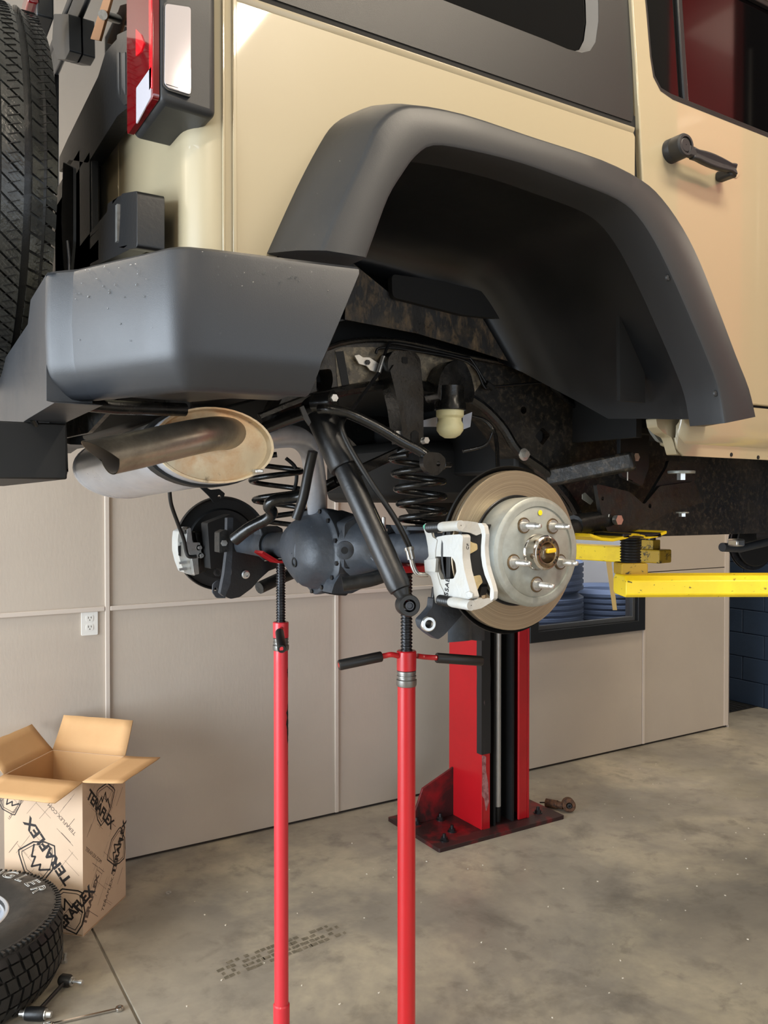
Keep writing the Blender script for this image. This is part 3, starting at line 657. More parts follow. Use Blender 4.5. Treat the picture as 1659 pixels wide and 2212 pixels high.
whl = obj('wheel_rim', MB().lathe((TC.x, TC.y, .135), (0, 0, 1), [(-.11, .2), (.112, .205), (.116, .214), (.112, .222), (.104, .214), (.096, .2), (.06, .186), (.03, .18), (.02, .06), (.05, .045), (.052, 0.001)], 64), M['wheel'], t)
for i in range(5):
    th = 2 * math.pi * i / 5 + .35; d = Vector((math.cos(th), math.sin(th), 0)); sdv = Vector((-d.y, d.x, 0))
    obj('spoke', MB().add([Vector((TC.x, TC.y, .135)) + d * r_ + sdv * w_ * s_ + Vector((0, 0, z_)) for r_, w_, z_ in ((.04, .03, .055), (.12, .036, .075), (.198, .05, .094)) for s_ in (-1, 1)] +
        [Vector((TC.x, TC.y, .135)) + d * r_ + sdv * w_ * s_ + Vector((0, 0, .02)) for r_, w_ in ((.04, .03), (.12, .036), (.198, .05)) for s_ in (-1, 1)],
        [(0, 1, 3, 2), (2, 3, 5, 4), (0, 2, 8, 6), (2, 4, 10, 8), (1, 7, 9, 3), (3, 9, 11, 5)]), M['wheel'], t, smooth=0, bevel=.003)
# white outlined lettering around the sidewall
word = 'WRANGLER'; rr = .322
def ring_text(word, a_start, step, size, rr_, par, flip=False):
    for i, ch in enumerate(word):
        a = a_start - i * step; x, y = TC.x + rr_ * math.cos(a), TC.y + rr_ * math.sin(a)
        text_mesh('letter', ch, Fr((0, 0, .2693), (1, 0, 0), (0, 1, 0)), x, y, a - math.pi / 2, size, M['letter'], par, outline=.0011, squash=1.15)
ring_text(word, R(88), R(12), .072, rr, t); ring_text(word, R(268), R(12), .072, rr, t)

# ================================================================== SMALL THINGS ON THE FLOOR
def G(px, py, z=.0): p = U(px, py, Z=z); return Vector((p.x, p.y, z))
# stabiliser link
a, b = G(143, 2118, .022), G(77, 2190, .022)
t = thing('stabilizer_link', 'black stabilizer link with bushing and studs lying by the tire', 'car part', (b.x, b.y, 0))
obj('rod', MB().tube([a, b], .007, 12), M['black_steel'], t)
ax = (G(104, 2192, .022) - G(50, 2190, .022)).normalized()
bu = obj('bushing', MB().lathe(b, ax, [(-.032, .012), (-.032, .020), (-.02, .022), (.02, .022), (.032, .020), (.032, .012)], 24), M['black_steel'], t)
for s_ in (-1, 1): lab(obj('bushing_sleeve', MB().lathe(b + ax * s_ * .032, ax * s_, [(0, .017), (.004, .017), (.004, .011), (.022, .010), (.024, .006), (.024, .001)], 16), M['zinc'], bu), 'bright steel sleeve end')
ax2 = (G(174, 2122, .022) - a); ax2 = Vector((ax2.x, ax2.y, 0)).normalized()
bj = obj('ball_joint', MB().lathe(a, ax2, [(-.028, .001), (-.026, .014), (-.018, .021), (.012, .021), (.022, .014), (.024, .008)], 24), M['grip'], t)
obj('joint_collar', MB().lathe(a, ax2, [(.020, .011), (.020, .015), (.026, .015), (.026, .008)], 18), M['zinc'], bj)
obj('stud', MB().lathe(a, ax2, [(.026, .006), (.052, .006), (.052, .009), (.064, .009), (.064, .001)], 12), M['zinc'], bj)
# wrench
wa, wb_ = G(108, 2213, .006), G(262, 2178, .006); d = (wb_ - wa).normalized(); s_ = Vector((-d.y, d.x, 0))
t = thing('wrench', 'slim chrome combination wrench on the floor at the bottom edge', 'tool', (wa.x, wa.y, 0))
Lw = (wb_ - wa).length; f = Fr(wa, d, s_)
obj('shank', MB().plate(rnd([(.0, -.004), (Lw - .015, -.004), (Lw - .015, .004), (0, .004)], .002), Fr(wa + Vector((0, 0, .003)), d, s_), .005), M['chrome'], t, bevel=.001)
obj('ring_end', MB().plate(circ(Lw - .006, 0, .013, 20), Fr(wa + Vector((0, 0, .006)), d, s_), .009, [circ(Lw - .006, 0, .0075, 6)]), M['chrome'], t, bevel=.001)
obj('open_end', MB().plate([(-.022, -.013), (.0, -.013), (.012, -.005), (.012, .005), (0, .013), (-.022, .013), (-.02, .006), (-.006, .005), (-.006, -.005), (-.02, -.006)], Fr(wa + Vector((0, 0, .004)), d, s_), .006), M['chrome'], t, bevel=.001)
# loose nut and bolt by the tire
p = G(139, 2072, .012); t = thing('hex_bolt', 'small zinc bolt standing on the concrete at the edge of the tire', 'bolt', (p.x, p.y, 0))
obj('bolt_head', MB().hexa((p.x, p.y, 0), (0, 0, 1), .012, .010), M['zinc'], t); obj('bolt_shank', MB().cyl((p.x, p.y, .01), (p.x + .004, p.y, .035), .006, 10), M['zinc'], t)
# old bushing part beside column
p = G(1228, 1738, .036); q = G(1178, 1735, .02); t = thing('old_control_arm_bushing', 'rusty old bushing with a short sleeve lying beside the lift base', 'car part', (p.x, p.y, 0))
d = (q - p); d.z = 0; d.normalize(); s_ = Vector((-d.y, d.x, 0)); vn = -s_ * .6 - Vector((0, 0, 0)) 
axb = (Vector((-.55, -.8, .1))).normalized()
rg = obj('bushing_ring', MB().lathe(Vector((p.x, p.y, .036)), axb, [(-.028, .018), (-.028, .032), (-.024, .036), (.024, .036), (.028, .032), (.028, .018), (.016, .014)], 28), M['rust'], t)
obj('bushing_core', MB().lathe(Vector((p.x, p.y, .036)), axb, [(-.03, .001), (-.03, .013), (.032, .013), (.032, .007), (.02, .006), (.02, .001)], 18), M['steel_dark'], rg)
obj('threaded_sleeve', MB().lathe(Vector((p.x, p.y, .024)) + d * .03, d, [(0, .02), (.03, .02), (.032, .0235), (.10, .0235), (.102, .016), (.102, .001)], 20), M['rust'], t)
obj('stub', MB().cyl(Vector((p.x, p.y, .024)) + d * .13, Vector((p.x, p.y, .018)) + d * .165, .004, 8), M['steel_dark'], t)
p = G(364, 1929, 0); t = thing('metal_washer', 'tiny bright washer lying on the stained floor right of the box', 'washer', (p.x, p.y, 0))
obj('ring', MB().plate(circ(p.x, p.y, .013, 18), FZ(.003), .003, [circ(p.x, p.y, .006, 12)]), M['zinc'], t, smooth=0)
# grit on the floor
gr = MB(); rg_ = random.Random(3)
for i in range(170):
    x, y = rg_.uniform(.2, 4.5), rg_.uniform(1.6, 3.9); s_ = rg_.uniform(.0015, .004)
    if (2.3 < x < 3.2 and y > 3.2) or (x < 1.15 and y > 3.1): continue
    a = rg_.uniform(0, 3); gr.obox((x, y, s_ * .4), (math.cos(a), math.sin(a), 0), (-math.sin(a), math.cos(a), 0), (0, 0, 1), s_, s_ * .6, s_ * .4)
lab(obj('floor_grit', gr, mat('pale_grit', (214, 206, 190), .7), None, smooth=0), 'scattered pale grit and chips on the concrete floor', 'grit', 'stuff')
# ================================================================== VEHICLE
V = thing('off_road_vehicle', 'tan off-road vehicle raised on the lift with its rear wheel taken off', 'car', (1.112, 2.05, 1.6))
YS = 1.28                      # right body side
XR = .43                       # rear body face
ZB = 2.552                     # belt line
YC = 2.05                      # centre line
def P(name, mb, m, par=V, label=None, kind=None, **k): return lab(obj(name, mb, m, par, **k), label, None, kind)
def ypl(name, pts, Y, t, m, par=V, r=0, holes=(), label=None, **k):
    q = pxY(pts, Y)
    if r: q = rnd(q, r)
    return P(name, MB().plate(q, FY(Y), t, holes), m, par, label, **k)
def xpl(name, pts, X, t, m, par=V, r=0, holes=(), label=None, **k):
    q = pxX(pts, X)
    if r: q = rnd(q, r)
    return P(name, MB().plate(q, FX(X), t, holes), m, par, label, **k)
def tub(name, pts, r, m, par=V, n=12, seg=6, label=None, **k):
    """pts: (px, py, Y) pixel + plane depth"""
    q = [U(a, b, Y=c) if not isinstance(a, Vector) else a for a, b, c in pts]
    return P(name, MB().tube(cr(q, seg) if len(q) > 2 else q, r, n), m, par, label, **k)
def mirror_y(mb):
    m = MB(); m.v = [Vector((p.x, 2 * YC - p.y, p.z)) for p in mb.v]; m.f = [tuple(reversed(f)) for f in mb.f]; return m

# ---- arch stations
C_px = [(693,541),(735,443),(787,333),(812,275),(850,238),(900,228),(1000,245),(1150,295),(1300,345),(1385,388),(1430,428),(1475,492),(1512,565),(1550,662),(1590,768),(1618,840),(1632,900)]
E_px = [(792,556),(812,500),(840,425),(870,375),(900,335),(938,313),(1010,322),(1130,352),(1255,397),(1335,430),(1378,465),(1415,520),(1450,590),(1485,668),(1530,775),(1555,845),(1567,914)]
B_px = [(576,546),(640,405),(690,310),(722,266),(768,240),(820,227)]
def xz(px, py, Y): p = U(px, py, Y=Y); return Vector((p.x, p.z))
Cs = [xz(a, b, 1.12) for a, b in C_px]; Es = [xz(a, b, 1.108) for a, b in E_px]
cen = Vector((1.08, 2.0))
Bs = []
for i, c in enumerate(Cs):
    if i < 6: Bs.append(xz(*B_px[i], 1.28))
    else: d = (c - cen); Bs.append(c + d.normalized() * (.045 if i > 4 else .055))
def smooth2(L, n=3): return [Vector(q) for q in cr(L, n)]
Bs, Cs, Es = smooth2(Bs), smooth2(Cs), smooth2(Es)
def sp(v, Y): return Vector((v.x, Y, v.y))
rows = []
NS = len(Cs)
for i in range(NS):
    b, c, e = Bs[i], Cs[i], Es[i]; ins = (e - c).normalized()
    row = [sp(b, 1.285), sp(b.lerp(c, .12), 1.262), sp(b.lerp(c, .55), 1.185), sp(b.lerp(c, .95), 1.127), sp(c + ins * .0015, 1.1195), sp(c + ins * .007, 1.1155), sp(c.lerp(e, .5), 1.111), sp(e - ins * .005, 1.108), sp(e, 1.110), sp(e + ins * .001, 1.116), sp(e - ins * .002, 1.16), sp(e - ins * .004, 1.20)]
    rows.append(row)
m = MB().loft(rows)
n = len(rows[0])
for k, rv in ((0, False), (NS - 1, True)):      # close the two lower ends
    base = k * n; m.f.append(tuple(base + j for j in (range(n) if rv else range(n - 1, -1, -1))))
flare = P('fender_flare', m, M['plastic'], label='matt black wheel arch flare')
# arch trim clips
for px, py in ((1393, 478), (1545, 850), (1442, 600)):
    p = U(px, py, Y=1.118); P('push_clip', MB().lathe(p, (0, 1, 0), [(-.004, .001), (-.003, .006), (.0, .007)], 10), M['plastic'], flare)

# ---- inner wheel liner
YL = [1.17, 1.25, 1.34, 1.44, 1.52, 1.57, 1.595, 1.605]
ZBF = [1.905, 1.911, 1.92, 1.928, 1.98, 2.02, 2.05, 2.07]
SH = [-.012, -.018, -.018, -.016, -.004, .02, .05, .09]
prof = [Vector(e) for e in Es]
rows = []
for Yv, zb_, sh in zip(YL, ZBF, SH):
    row = []
    pq = [e + (cen - e).normalized() * sh for e in prof]; k0 = NS - 22
    tail = [pq[k0]]
    for a_, b_ in zip(pq[k0:-1], pq[k0 + 1:]):
        if b_.y <= zb_: tail.append(a_.lerp(b_, (a_.y - zb_) / max(1e-6, a_.y - b_.y))); break
        tail.append(b_)
    seg_ = [0]
    for a_, b_ in zip(tail[:-1], tail[1:]): seg_.append(seg_[-1] + (b_ - a_).length)
    out_ = []
    for i in range(22):
        s_ = seg_[-1] * i / 21; j = max(j_ for j_ in range(len(seg_)) if seg_[j_] <= s_ + 1e-9); j = min(j, len(tail) - 2)
        out_.append(tail[j].lerp(tail[j + 1], (s_ - seg_[j]) / max(1e-9, seg_[j + 1] - seg_[j])))
    row = [sp(q, Yv) for q in pq[:k0] + out_]
    rows.append(row)
m = MB().loft(rows)
wall_top = [(p.x, p.z) for p in rows[-1]]
bot = pxY([(1150, 790), (1080, 765), (1010, 745), (900, 715), (745, 692)], 1.605)
poly = wall_top + bot
m.plate(poly, FY(1.605), .004)
liner = P('wheel_well_liner', m, M['liner'], label='smooth black inner wheel well liner', smooth=50)
# moulded ribs; the pocket's shade is painted as a raised black plate
q = rnd(pxY([(846, 592), (960, 608), (1050, 632), (1100, 660), (1110, 692), (1000, 680), (848, 642)], 1.585), .012)
P('pocket_shade_plate', MB().plate(q, FY(1.585), .018), M['gate'], liner, bevel=.004)
arc = [(840, 490, 1.585), (960, 500, 1.585), (1090, 560, 1.585), (1190, 670, 1.58), (1230, 780, 1.56), (1240, 850, 1.53)]
tub('moulded_rib', arc, .010, M['liner'], liner, n=10)
tub('moulded_rib', [(1300, 690, 1.40), (1318, 760, 1.42), (1330, 850, 1.43)], .006, M['liner'], liner, n=8)
q = rnd(pxY([(1285, 775), (1340, 762), (1348, 800), (1312, 842)], 1.46), .004)
P('liner_boss', MB().plate(q, FY(1.46), .05), M['liner'], liner, bevel=.004)
# bronze sheen and dust are painted into a separate lower inner panel
q = pxY([(752, 560), (850, 640), (1000, 682), (1110, 694), (1160, 800), (1010, 752), (900, 720), (745, 690)], 1.600)
P('dusty_sheen_panel', MB().plate(q, FY(1.600), .003), mat('dusty_sheen_liner_panel', (38, 37, 36), .3, wear=[((112, 96, 74), 3.4, .47, .60, .6), ((176, 146, 106), 26, .48, .7, .35, (1.6, 1, .8)), ((40, 38, 36), 40, .6, .7, .5)], bump=(50, .3, (2, 1, .6)), rvar=(20, .25, .5)), liner, smooth=0)

# ---- body side: quarter panel with the arch cut away
XQ = U(1372, 292, Y=YS).x      # front edge of quarter at the door gap
arch = [(b.x, b.y) for b in Bs]
inner = [((p[0] - cen.x) * .965 + cen.x, (p[1] - cen.y) * .965 + cen.y) for p in arch]
ig = [p for p in inner if p[0] < XQ]
frontz = [p for p in ig][-1][1]
poly = [(.50, ZB - .004), (XQ - .012, ZB - .004 + .0), (XQ, ZB - .02), (XQ, frontz)] + list(reversed(ig)) + [(inner[0][0], 2.06), (.50, 2.06)]
m = MB().plate(poly, FY(YS), .004)
quarter = P('quarter_panel', m, M['paint'], bevel=.003, label='tan rear quarter panel')
# belt shoulder: rolled top edge of the quarter panel
rows = [[Vector((x, y, z)) for y, z in ((YS, ZB - .014), (YS - .0035, ZB - .008), (YS - .004, ZB - .003), (YS + .002, ZB + .001), (YS + .02, ZB + .001))] for x in (.50, XQ - .006)]
P('belt_edge', MB().loft(rows), M['paint'], quarter)
# rear corner: rounded vertical corner with a raised seam
pth = [(XR, 1.742), (XR, 1.60), (XR, 1.45), (XR + .001, 1.385)]
for i in range(9):
    a = i / 8 * math.pi / 2; pth.append((XR + .065 - .064 * math.cos(a), 1.345 - .063 * math.sin(a)))
pth += [(.500, YS + .001), (.500, YS)]
rows = [[Vector((x, y, z)) for x, y in pth] for z in (1.99, 2.1, 2.3, 2.45, ZB)]
rows.append([Vector((x + (.012 if i < 13 else 0), y + .01, ZB + .004)) for i, (x, y) in enumerate(pth)])
corner = P('corner_panel', MB().loft(rows), M['paint'], label='tan rounded rear corner panel', smooth=50)
P('seam_bead', MB().plate([(.4965, 1.99), (.5035, 1.99), (.5035, ZB), (.4965, ZB)], FY(YS - .003), .004), M['paint'], corner, bevel=.0015)
P('seam_bead', MB().plate([(.480, 1.99), (.4835, 1.99), (.4835, ZB), (.480, ZB)], FY(YS - .0005), .004), M['paint'], corner, bevel=.001)
# left body side and rear-left corner (far side, mostly hidden)
YF = 2 * YC - YS
P('far_body_side', MB().box((.5, YF - .01, 2.02), (3.3, YF, ZB)).box((XR, 2.38, 2.0), (XR + .02, YF, ZB)).box((XR + .02, YF - .02, 1.95), (.5, YF, ZB)), M['paint'])
P('body_floor', MB().box((.5, 1.74, 2.01), (1.5, YF - .02, 2.02)).box((1.66, 1.46, 1.90), (4.4, YF - .02, 1.915)).box((.48, 1.30, 1.99), (.5, YF - .02, 2.3)), M['under'], smooth=0)
P('added_gap_cover', MB().box((1.60, 1.42, 1.885), (1.62, 2.7, 2.4)), M['gate'], smooth=0)  # added black sheet that stops far light showing through the gap
P('far_wheel_liner', MB().box((.62, 2.44, 1.90), (1.62, 2.46, 2.5)), M['under'], smooth=0)
P('roof_panel', MB().box((XR + .02, 1.36, 3.06), (3.0, 2.74, 3.09)), M['hardtop'], bevel=.01)
P('cabin_interior', MB().box((.6, 1.37, 2.53), (.62, 2.7, 3.05)).box((.62, 1.37, 2.53), (1.7, 2.7, 2.54)).box((2.9, 1.37, 2.0), (2.92, 2.7, 3.05)).box((.62, 2.68, 2.0), (2.9, 2.7, 3.05)), M['gate'], smooth=0)
P('front_bodywork', MB().box((3.3, 1.36, 1.9), (4.7, 2.74, 2.52)).box((3.3, 1.28, 1.83), (3.42, 2.82, ZB)), M['paint'], bevel=.02)

# ---- rear door
XD = U(1384, 400, Y=YS).x; XDE = 2.46
xg0 = U(1386, 400, Y=YS).x; xg1 = U(1362, 0, Y=YS).x
tumble = lambda z: max(0, z - ZB) * .10
def door_pt(px, py): p = U(px, py, Y=YS - .004); return (p.x, p.z)
wt = U(1396, 0, Y=YS)
win = [door_pt(1389, -60), door_pt(1397, 20), door_pt(1405, 120), door_pt(1412, 165), door_pt(1428, 196), door_pt(1455, 215), door_pt(1659, 296)]
zbelt_d = win[-1][1]
win2 = [(win[0][0] + .0, 2.98)] + win + [(XDE - .06, zbelt_d - .002), (XDE - .06, 2.98)]
archd = [p for p in inner if p[0] > XD - .002]
outer = [(U(1366, -60, Y=YS).x, 3.04), (xg1, U(1366, 0, Y=YS).z), (U(1378, 250, Y=YS).x, U(1378, 250, Y=YS).z), (xg0, U(1386, 400, Y=YS).z)]
zds = U(1640, 876, Y=YS).z
outer += [p for p in archd if p[1] > zds and p[0] > xg0 - .01 and p[1] < outer[-1][1]] + [(archd[-1][0] + .01, zds), (XDE, zds), (XDE, 3.04)]
f = FY(YS - .004)
door = P('rear_door', MB().plate(outer, f, .02, [win2]), M['paint'], bevel=.003, label='tan rear door')
P('window_seal', MB().plate([(p[0], p[1]) for p in win2], FY(YS + .002), .012, [[(p[0] + dx, p[1] + dy) for p, (dx, dy) in zip(win2, [(.014, -.014), (.012, 0), (.012, 0), (.012, .004), (.012, .008), (.008, .012), (.0, .016), (0, .016), (-.014, .016), (-.014, -.014)])]]), M['seal'], door, bevel=.002)
P('door_glass', MB().plate(win2, FY(YS + .014), .005), M['glass'], door, smooth=0, label='dark tinted door window')
a, b = door_pt(1473, -20), door_pt(1490, 206)
P('glass_divider', MB().plate([(a[0] - .004, a[1] + .2), (a[0] - .004, a[1]), (b[0] - .007, b[1] - .01), (b[0] + .011, b[1] - .012), (a[0] + .014, a[1]), (a[0] + .014, a[1] + .2)], FY(YS + .006), .014), M['frame_black'], door, bevel=.003)
# second side door beyond the frame
P('front_door', MB().plate([(XDE + .006, zds), (3.28, zds), (3.28, ZB), (XDE + .006, ZB)], f, .02), M['paint'], bevel=.003)
# door crease
rows = [[Vector((x, y, z)) for y, z in ((YS - .004, .018 + z0), (YS - .010, .004 + z0), (YS - .010, -.004 + z0), (YS - .004, -.02 + z0))] for x, z0 in ((XD + .16, 2.37), (XD + .2, 2.37), (XDE, 2.37))]
# door handle
hd = P('door_handle', MB().plate(rnd([door_pt(1480, 290), door_pt(1530, 298), door_pt(1595, 350), door_pt(1600, 372), door_pt(1590, 386), door_pt(1560, 372), door_pt(1500, 345), door_pt(1478, 330)], .008), FY(YS - .006), .003), M['paint'], door, bevel=.002, label='tan recess plate behind the handle')
def D(px, py, o=.0): p = U(px, py, Y=YS - o); return p
pb = D(1452, 318, .02)
P('lock_barrel', MB().lathe(Vector((pb.x + .012, YS, pb.z - .002)), (0, -1, 0), [(0, .027), (.018, .0265), (.020, .0255), (.022, .0265), (.046, .026), (.050, .023), (.050, .018), (.043, .0175), (.043, .0165)], 32), M['plastic'], door, label='black door handle barrel')
P('lock_button', MB().lathe(Vector((pb.x + .012, YS, pb.z - .002)), (0, -1, 0), [(.03, .0165), (.047, .016), (.0485, .014), (.0485, .001)], 28), M['plastic'], door)
g0, g1 = D(1497, 330, .045), D(1590, 366, .048); dz_ = (g1 - g0)
rows = []
for i in range(9):
    s_ = i / 8; c_ = g0.lerp(g1, s_); h_ = .010 + .007 * math.sin(math.pi * min(1, s_ * 1.1)) if i < 8 else .015; 
    if i == 0: h_ = .014
    rows.append([c_ + Vector((0, 0, h_)), c_ + Vector((0, -.006, h_ * .7)), c_ + Vector((0, -.002, 0)), c_ + Vector((0, -.006, -h_ * .8)), c_ + Vector((0, .0, -h_)), c_ + Vector((0, .012, -h_ * .8)), c_ + Vector((0, .012, h_ * .8))])
m = MB().loft(rows, close_u=True); m.f += [tuple(range(7)), tuple(range(62, 55, -1))]
grip = P('grip_bar', m, M['plastic'], door, bevel=.002, label='black grip of the door handle')
P('grip_foot', MB().obox(g1 + Vector((-.006, .022, -.006)), dz_, (0, 0, 1), (0, 1, 0), .012, .011, .022), M['plastic'], door, bevel=.005)
P('grip_neck', MB().obox(g0 + Vector((-.004, .004, .002)), dz_, (0, 0, 1), (0, 1, 0), .014, .012, .008), M['plastic'], door, bevel=.004)

# ---- gaps (black weatherstrips seen in the panel gaps)
P('door_gap_seal', MB().plate([(XQ - .03, 1.95), (XQ + .05, 1.95), (XQ + .03, 3.0), (XQ - .05, 3.0)], FY(YS + .012), .01).box((.5, YS + .008, ZB - .03), (XQ + .01, YS + .02, ZB + .03)).box((archd[-1][0], YS + .01, zds - .03), (3.28, YS + .03, zds + .03)), M['gate'], smooth=0)

# ---- hard top side
hb = lambda px, py: (U(px, py, Y=YS + .006).x, U(px, py, Y=YS + .006).z)
p0, p1, p2 = hb(545, -6), hb(1366, 276), hb(1357, 0)
zb0 = ZB + .014
wq = [hb(760, -60), hb(960, -8), hb(1180, 78), hb(1222, 96), hb(1250, 103), hb(1266, 98), hb(1276, 78), hb(1281, 40), hb(1280, 0), hb(1276, -60)]
wq2 = [(wq[0][0] - .2, 2.99), (wq[0][0] - .2, wq[1][1] - .0), ] + wq[1:] + [(wq[-1][0] - .02, 2.99)]
ww = [(q[0], min(q[1], 2.99)) for q in wq2]
kk = [0, 0, .0, .003, .006, .009, .012, .015, .017, .018, .018]
ow = [(q[0] + kk[min(i, 10)], q[1] - (.008 if 0 < i < 8 else 0) + (.0 if i else 0)) for i, q in enumerate(ww)]
ht = P('hard_top_side', MB().plate(rnd([(.455, zb0), (p1[0], zb0), (p1[0] + .003, zb0 + .02), (p2[0], 3.06), (.455, 3.06)], .006), FY(YS + .006), .03, [ow]), M['hardtop'], bevel=.004, label='charcoal hard top side panel')
P('side_glass', MB().plate(ww, FY(YS + .028), .005), M['glass'], ht, smooth=0, label='dark tinted side window')
ctr = Vector((sum(q[0] for q in ww) / len(ww), sum(q[1] for q in ww) / len(ww)))
o_ = ow
rws = [[Vector((q[0], YS + .007, q[1])) for q in o_], [Vector((q[0], YS + .026, q[1])) for q in ww]]
P('window_bevel', MB().loft(rws, close_u=True), M['silver_trim'], ht, label='pale bevelled rim of the side window')
P('hard_top_rear', MB().box((.455, 1.29, ZB + .014), (.475, 1.50, 3.06)).box((.455, 2.60, ZB + .014), (.475, 2.81, 3.06)).box((.455, 1.5, 2.98), (.475, 2.6, 3.06)), M['hardtop'], bevel=.004)
# ---- tail gate, rear glass, spare carrier hinges
yg = 1.748
tg = P('tailgate', MB().box((XR, yg, 2.02), (XR + .03, 2.84 - .4, ZB)), M['paint'], bevel=.004, label='tan swing tailgate')
P('tailgate_gap', MB().box((XR + .008, yg - .012, 2.0), (XR + .02, yg + .004, ZB)), M['gate'], smooth=0)
rg = P('rear_glass', MB().box((.462, 1.51, ZB + .01), (.467, 2.6, 2.99)), mat('rear_window_glass', (14, 14, 15), .03, spec=1.0, coat=1.0), label='dark rear window glass', smooth=0)
# wiper motor and pivot; the brown strip is a reflection made as a plate
P('wiper_motor', MB().plate(rnd(pxX([(116, 30), (148, 30), (150, 110), (141, 128), (123, 128), (112, 95)], .43), .006), FX(.43), .03), M['frame_black'], rg, bevel=.004)
P('reflection_strip', MB().plate(pxX([(222, 0), (240, -6), (214, 88), (195, 84)], .44), FX(.44), .006), mat('brown_glass_reflection', (150, 104, 66), .5), rg, bevel=.001, label='brown reflection strip across the glass')
P('wiper_pivot', MB().cyl(U(222, 32, X=.455), U(222, 32, X=.43), .010, 14), M['zinc'], rg)
# hinges
def hinge(px_plate, px_barrel, X0_, X1_):
    h = xpl('gate_hinge', px_plate, X0_, .03, M['black_steel'], r=.006, bevel=.004, label='black spare tire carrier hinge arm')
    xpl('hinge_barrel', px_barrel, X1_, .045, M['black_steel'], h, r=.008, bevel=.006)
    return h
h1 = hinge([(258, 78), (284, 60), (284, 226), (254, 250), (190, 352), (150, 345), (128, 372), (128, 340), (146, 300), (212, 165), (228, 112)], [(252, 75), (284, 60), (284, 218), (268, 228), (252, 205)], .385, .365)
for a, b in ((254, 257), (263, 270)): xpl('hinge_rib', [(a, 115), (b, 112), (b, 205), (a, 190)], .363, .006, M['plastic'], h1, bevel=.001)
h2 = hinge([(256, 424), (296, 412), (296, 530), (262, 548), (170, 590), (150, 590), (160, 548), (184, 516), (232, 456), (232, 440)], [(262, 418), (296, 412), (296, 536), (280, 538), (256, 535)], .385, .362)
xpl('hinge_rib', [(249, 444), (253, 440), (253, 520), (249, 524)], .38, .006, M['zinc'], h2)
cs = P('spare_carrier', MB().box((.285, 1.96, 2.22), (.32, 2.26, 2.56)), M['black_steel'], bevel=.02)
P('gate_shade_plate', MB().box((.385, 1.80, 2.05), (.405, 2.35, 2.46)).box((.385, 1.9, 2.0), (.43, 2.2, 2.5)), M['black_steel'], cs, bevel=.004)  # dark plate stands in for the shadow on the gate behind the spare
xpl('carrier_bracket', [(136, 350), (158, 362), (158, 520), (152, 590), (138, 590), (132, 480)], .34, .006, M['frame_black'], cs, r=.006, bevel=.003)
tub('carrier_cable', [(146, 520, 1.68), (150, 560, 1.68), (150, 600, 1.68)], .003, M['steel_dark'], cs, n=8)
# third brake light above the spare
p = U(62, 6, X=.33); bl = P('brake_light', MB().obox(p + Vector((.01, .03, .012)), (1, 0, 0), (0, 1, 0), (0, 0, 1), .015, .05, .02), M['red_lens'], bevel=.004, label='red high brake light above the spare tire')
P('light_stalk', MB().box((.31, 2.06, 2.5), (.33, 2.12, 2.84)).obox(p + Vector((.035, .05, .0)), (1, 0, 0), (0, 1, 0), (0, 0, 1), .02, .07, .034), M['frame_black'], bl, bevel=.004)

# ---- tail lamp
YT = 1.245; xl = U(345, 100, Y=YT).x; yt2 = U(285, 100, X=xl).y
zt_b = U(345, 217, Y=YT).z; zt_t = 2.56
tl = P('tail_light', MB().add([(xl, YT, zt_t), (xl, YT, zt_b), (XR + .03, YT + .008, zt_b - .002), (XR + .03, YT + .008, zt_t), (xl, yt2, zt_t), (xl, yt2, zt_b), (XR + .03, yt2 + .012, zt_b + .004), (XR + .03, yt2 + .012, zt_t)],
        [(0, 1, 2, 3), (4, 7, 6, 5), (0, 4, 5, 1), (1, 5, 6, 2), (3, 2, 6, 7), (0, 3, 7, 4)]), M['plastic'], bevel=.012, bseg=4, label='black housing of the tail light')
f = FX(xl - .002)
yA, yB = -(yt2 - .002), -(YT + .005)
P('red_lens', MB().plate(rnd([(yA, zt_b + .004), (yB, zt_b + .004), (yB, zt_t), (yA, zt_t)], .008), FX(xl - .009), .010), M['red_lens'], tl, bevel=.003, label='dark red lens')
P('bright_reflector', MB().plate([(yB - .016, zt_b + .02), (yB - .002, zt_b + .02), (yB - .002, zt_t), (yB - .016, zt_t)], FX(xl - .0105), .003), M['red_bright'], tl, bevel=.001, label='bright red edge reflector')
P('upper_reflector', MB().plate(rnd(pxX([(293, 62), (304, 74), (311, 92), (304, 112), (293, 122)], xl - .0105), .003), FX(xl - .0105), .002), M['red_bright'], tl, smooth=0)
P('reverse_lens', MB().plate(rnd(pxX([(327, 143), (325, 210), (294, 268), (294, 190)], xl - .0105), .003), FX(xl - .0105), .002), M['clear_lens'], tl, smooth=0, bevel=.0008, label='clear reversing lens')
q = pxY([(357, 8), (412, 16), (412, 205), (364, 190), (355, 180)], YT - .004); q[0] = (q[0][0], q[0][1]); 
P('marker_surround', MB().plate(rnd([(a - (.002 if a < .4 else -.002), b + (.003 if b > 2.4 else -.003)) for a, b in q], .006), FY(YT - .003), .008), M['frame_black'], tl, smooth=0)
P('side_marker', MB().plate(rnd(q, .005), FY(YT - .005), .008), M['silver_lens'], tl, bevel=.0015, label='pale side marker lens')

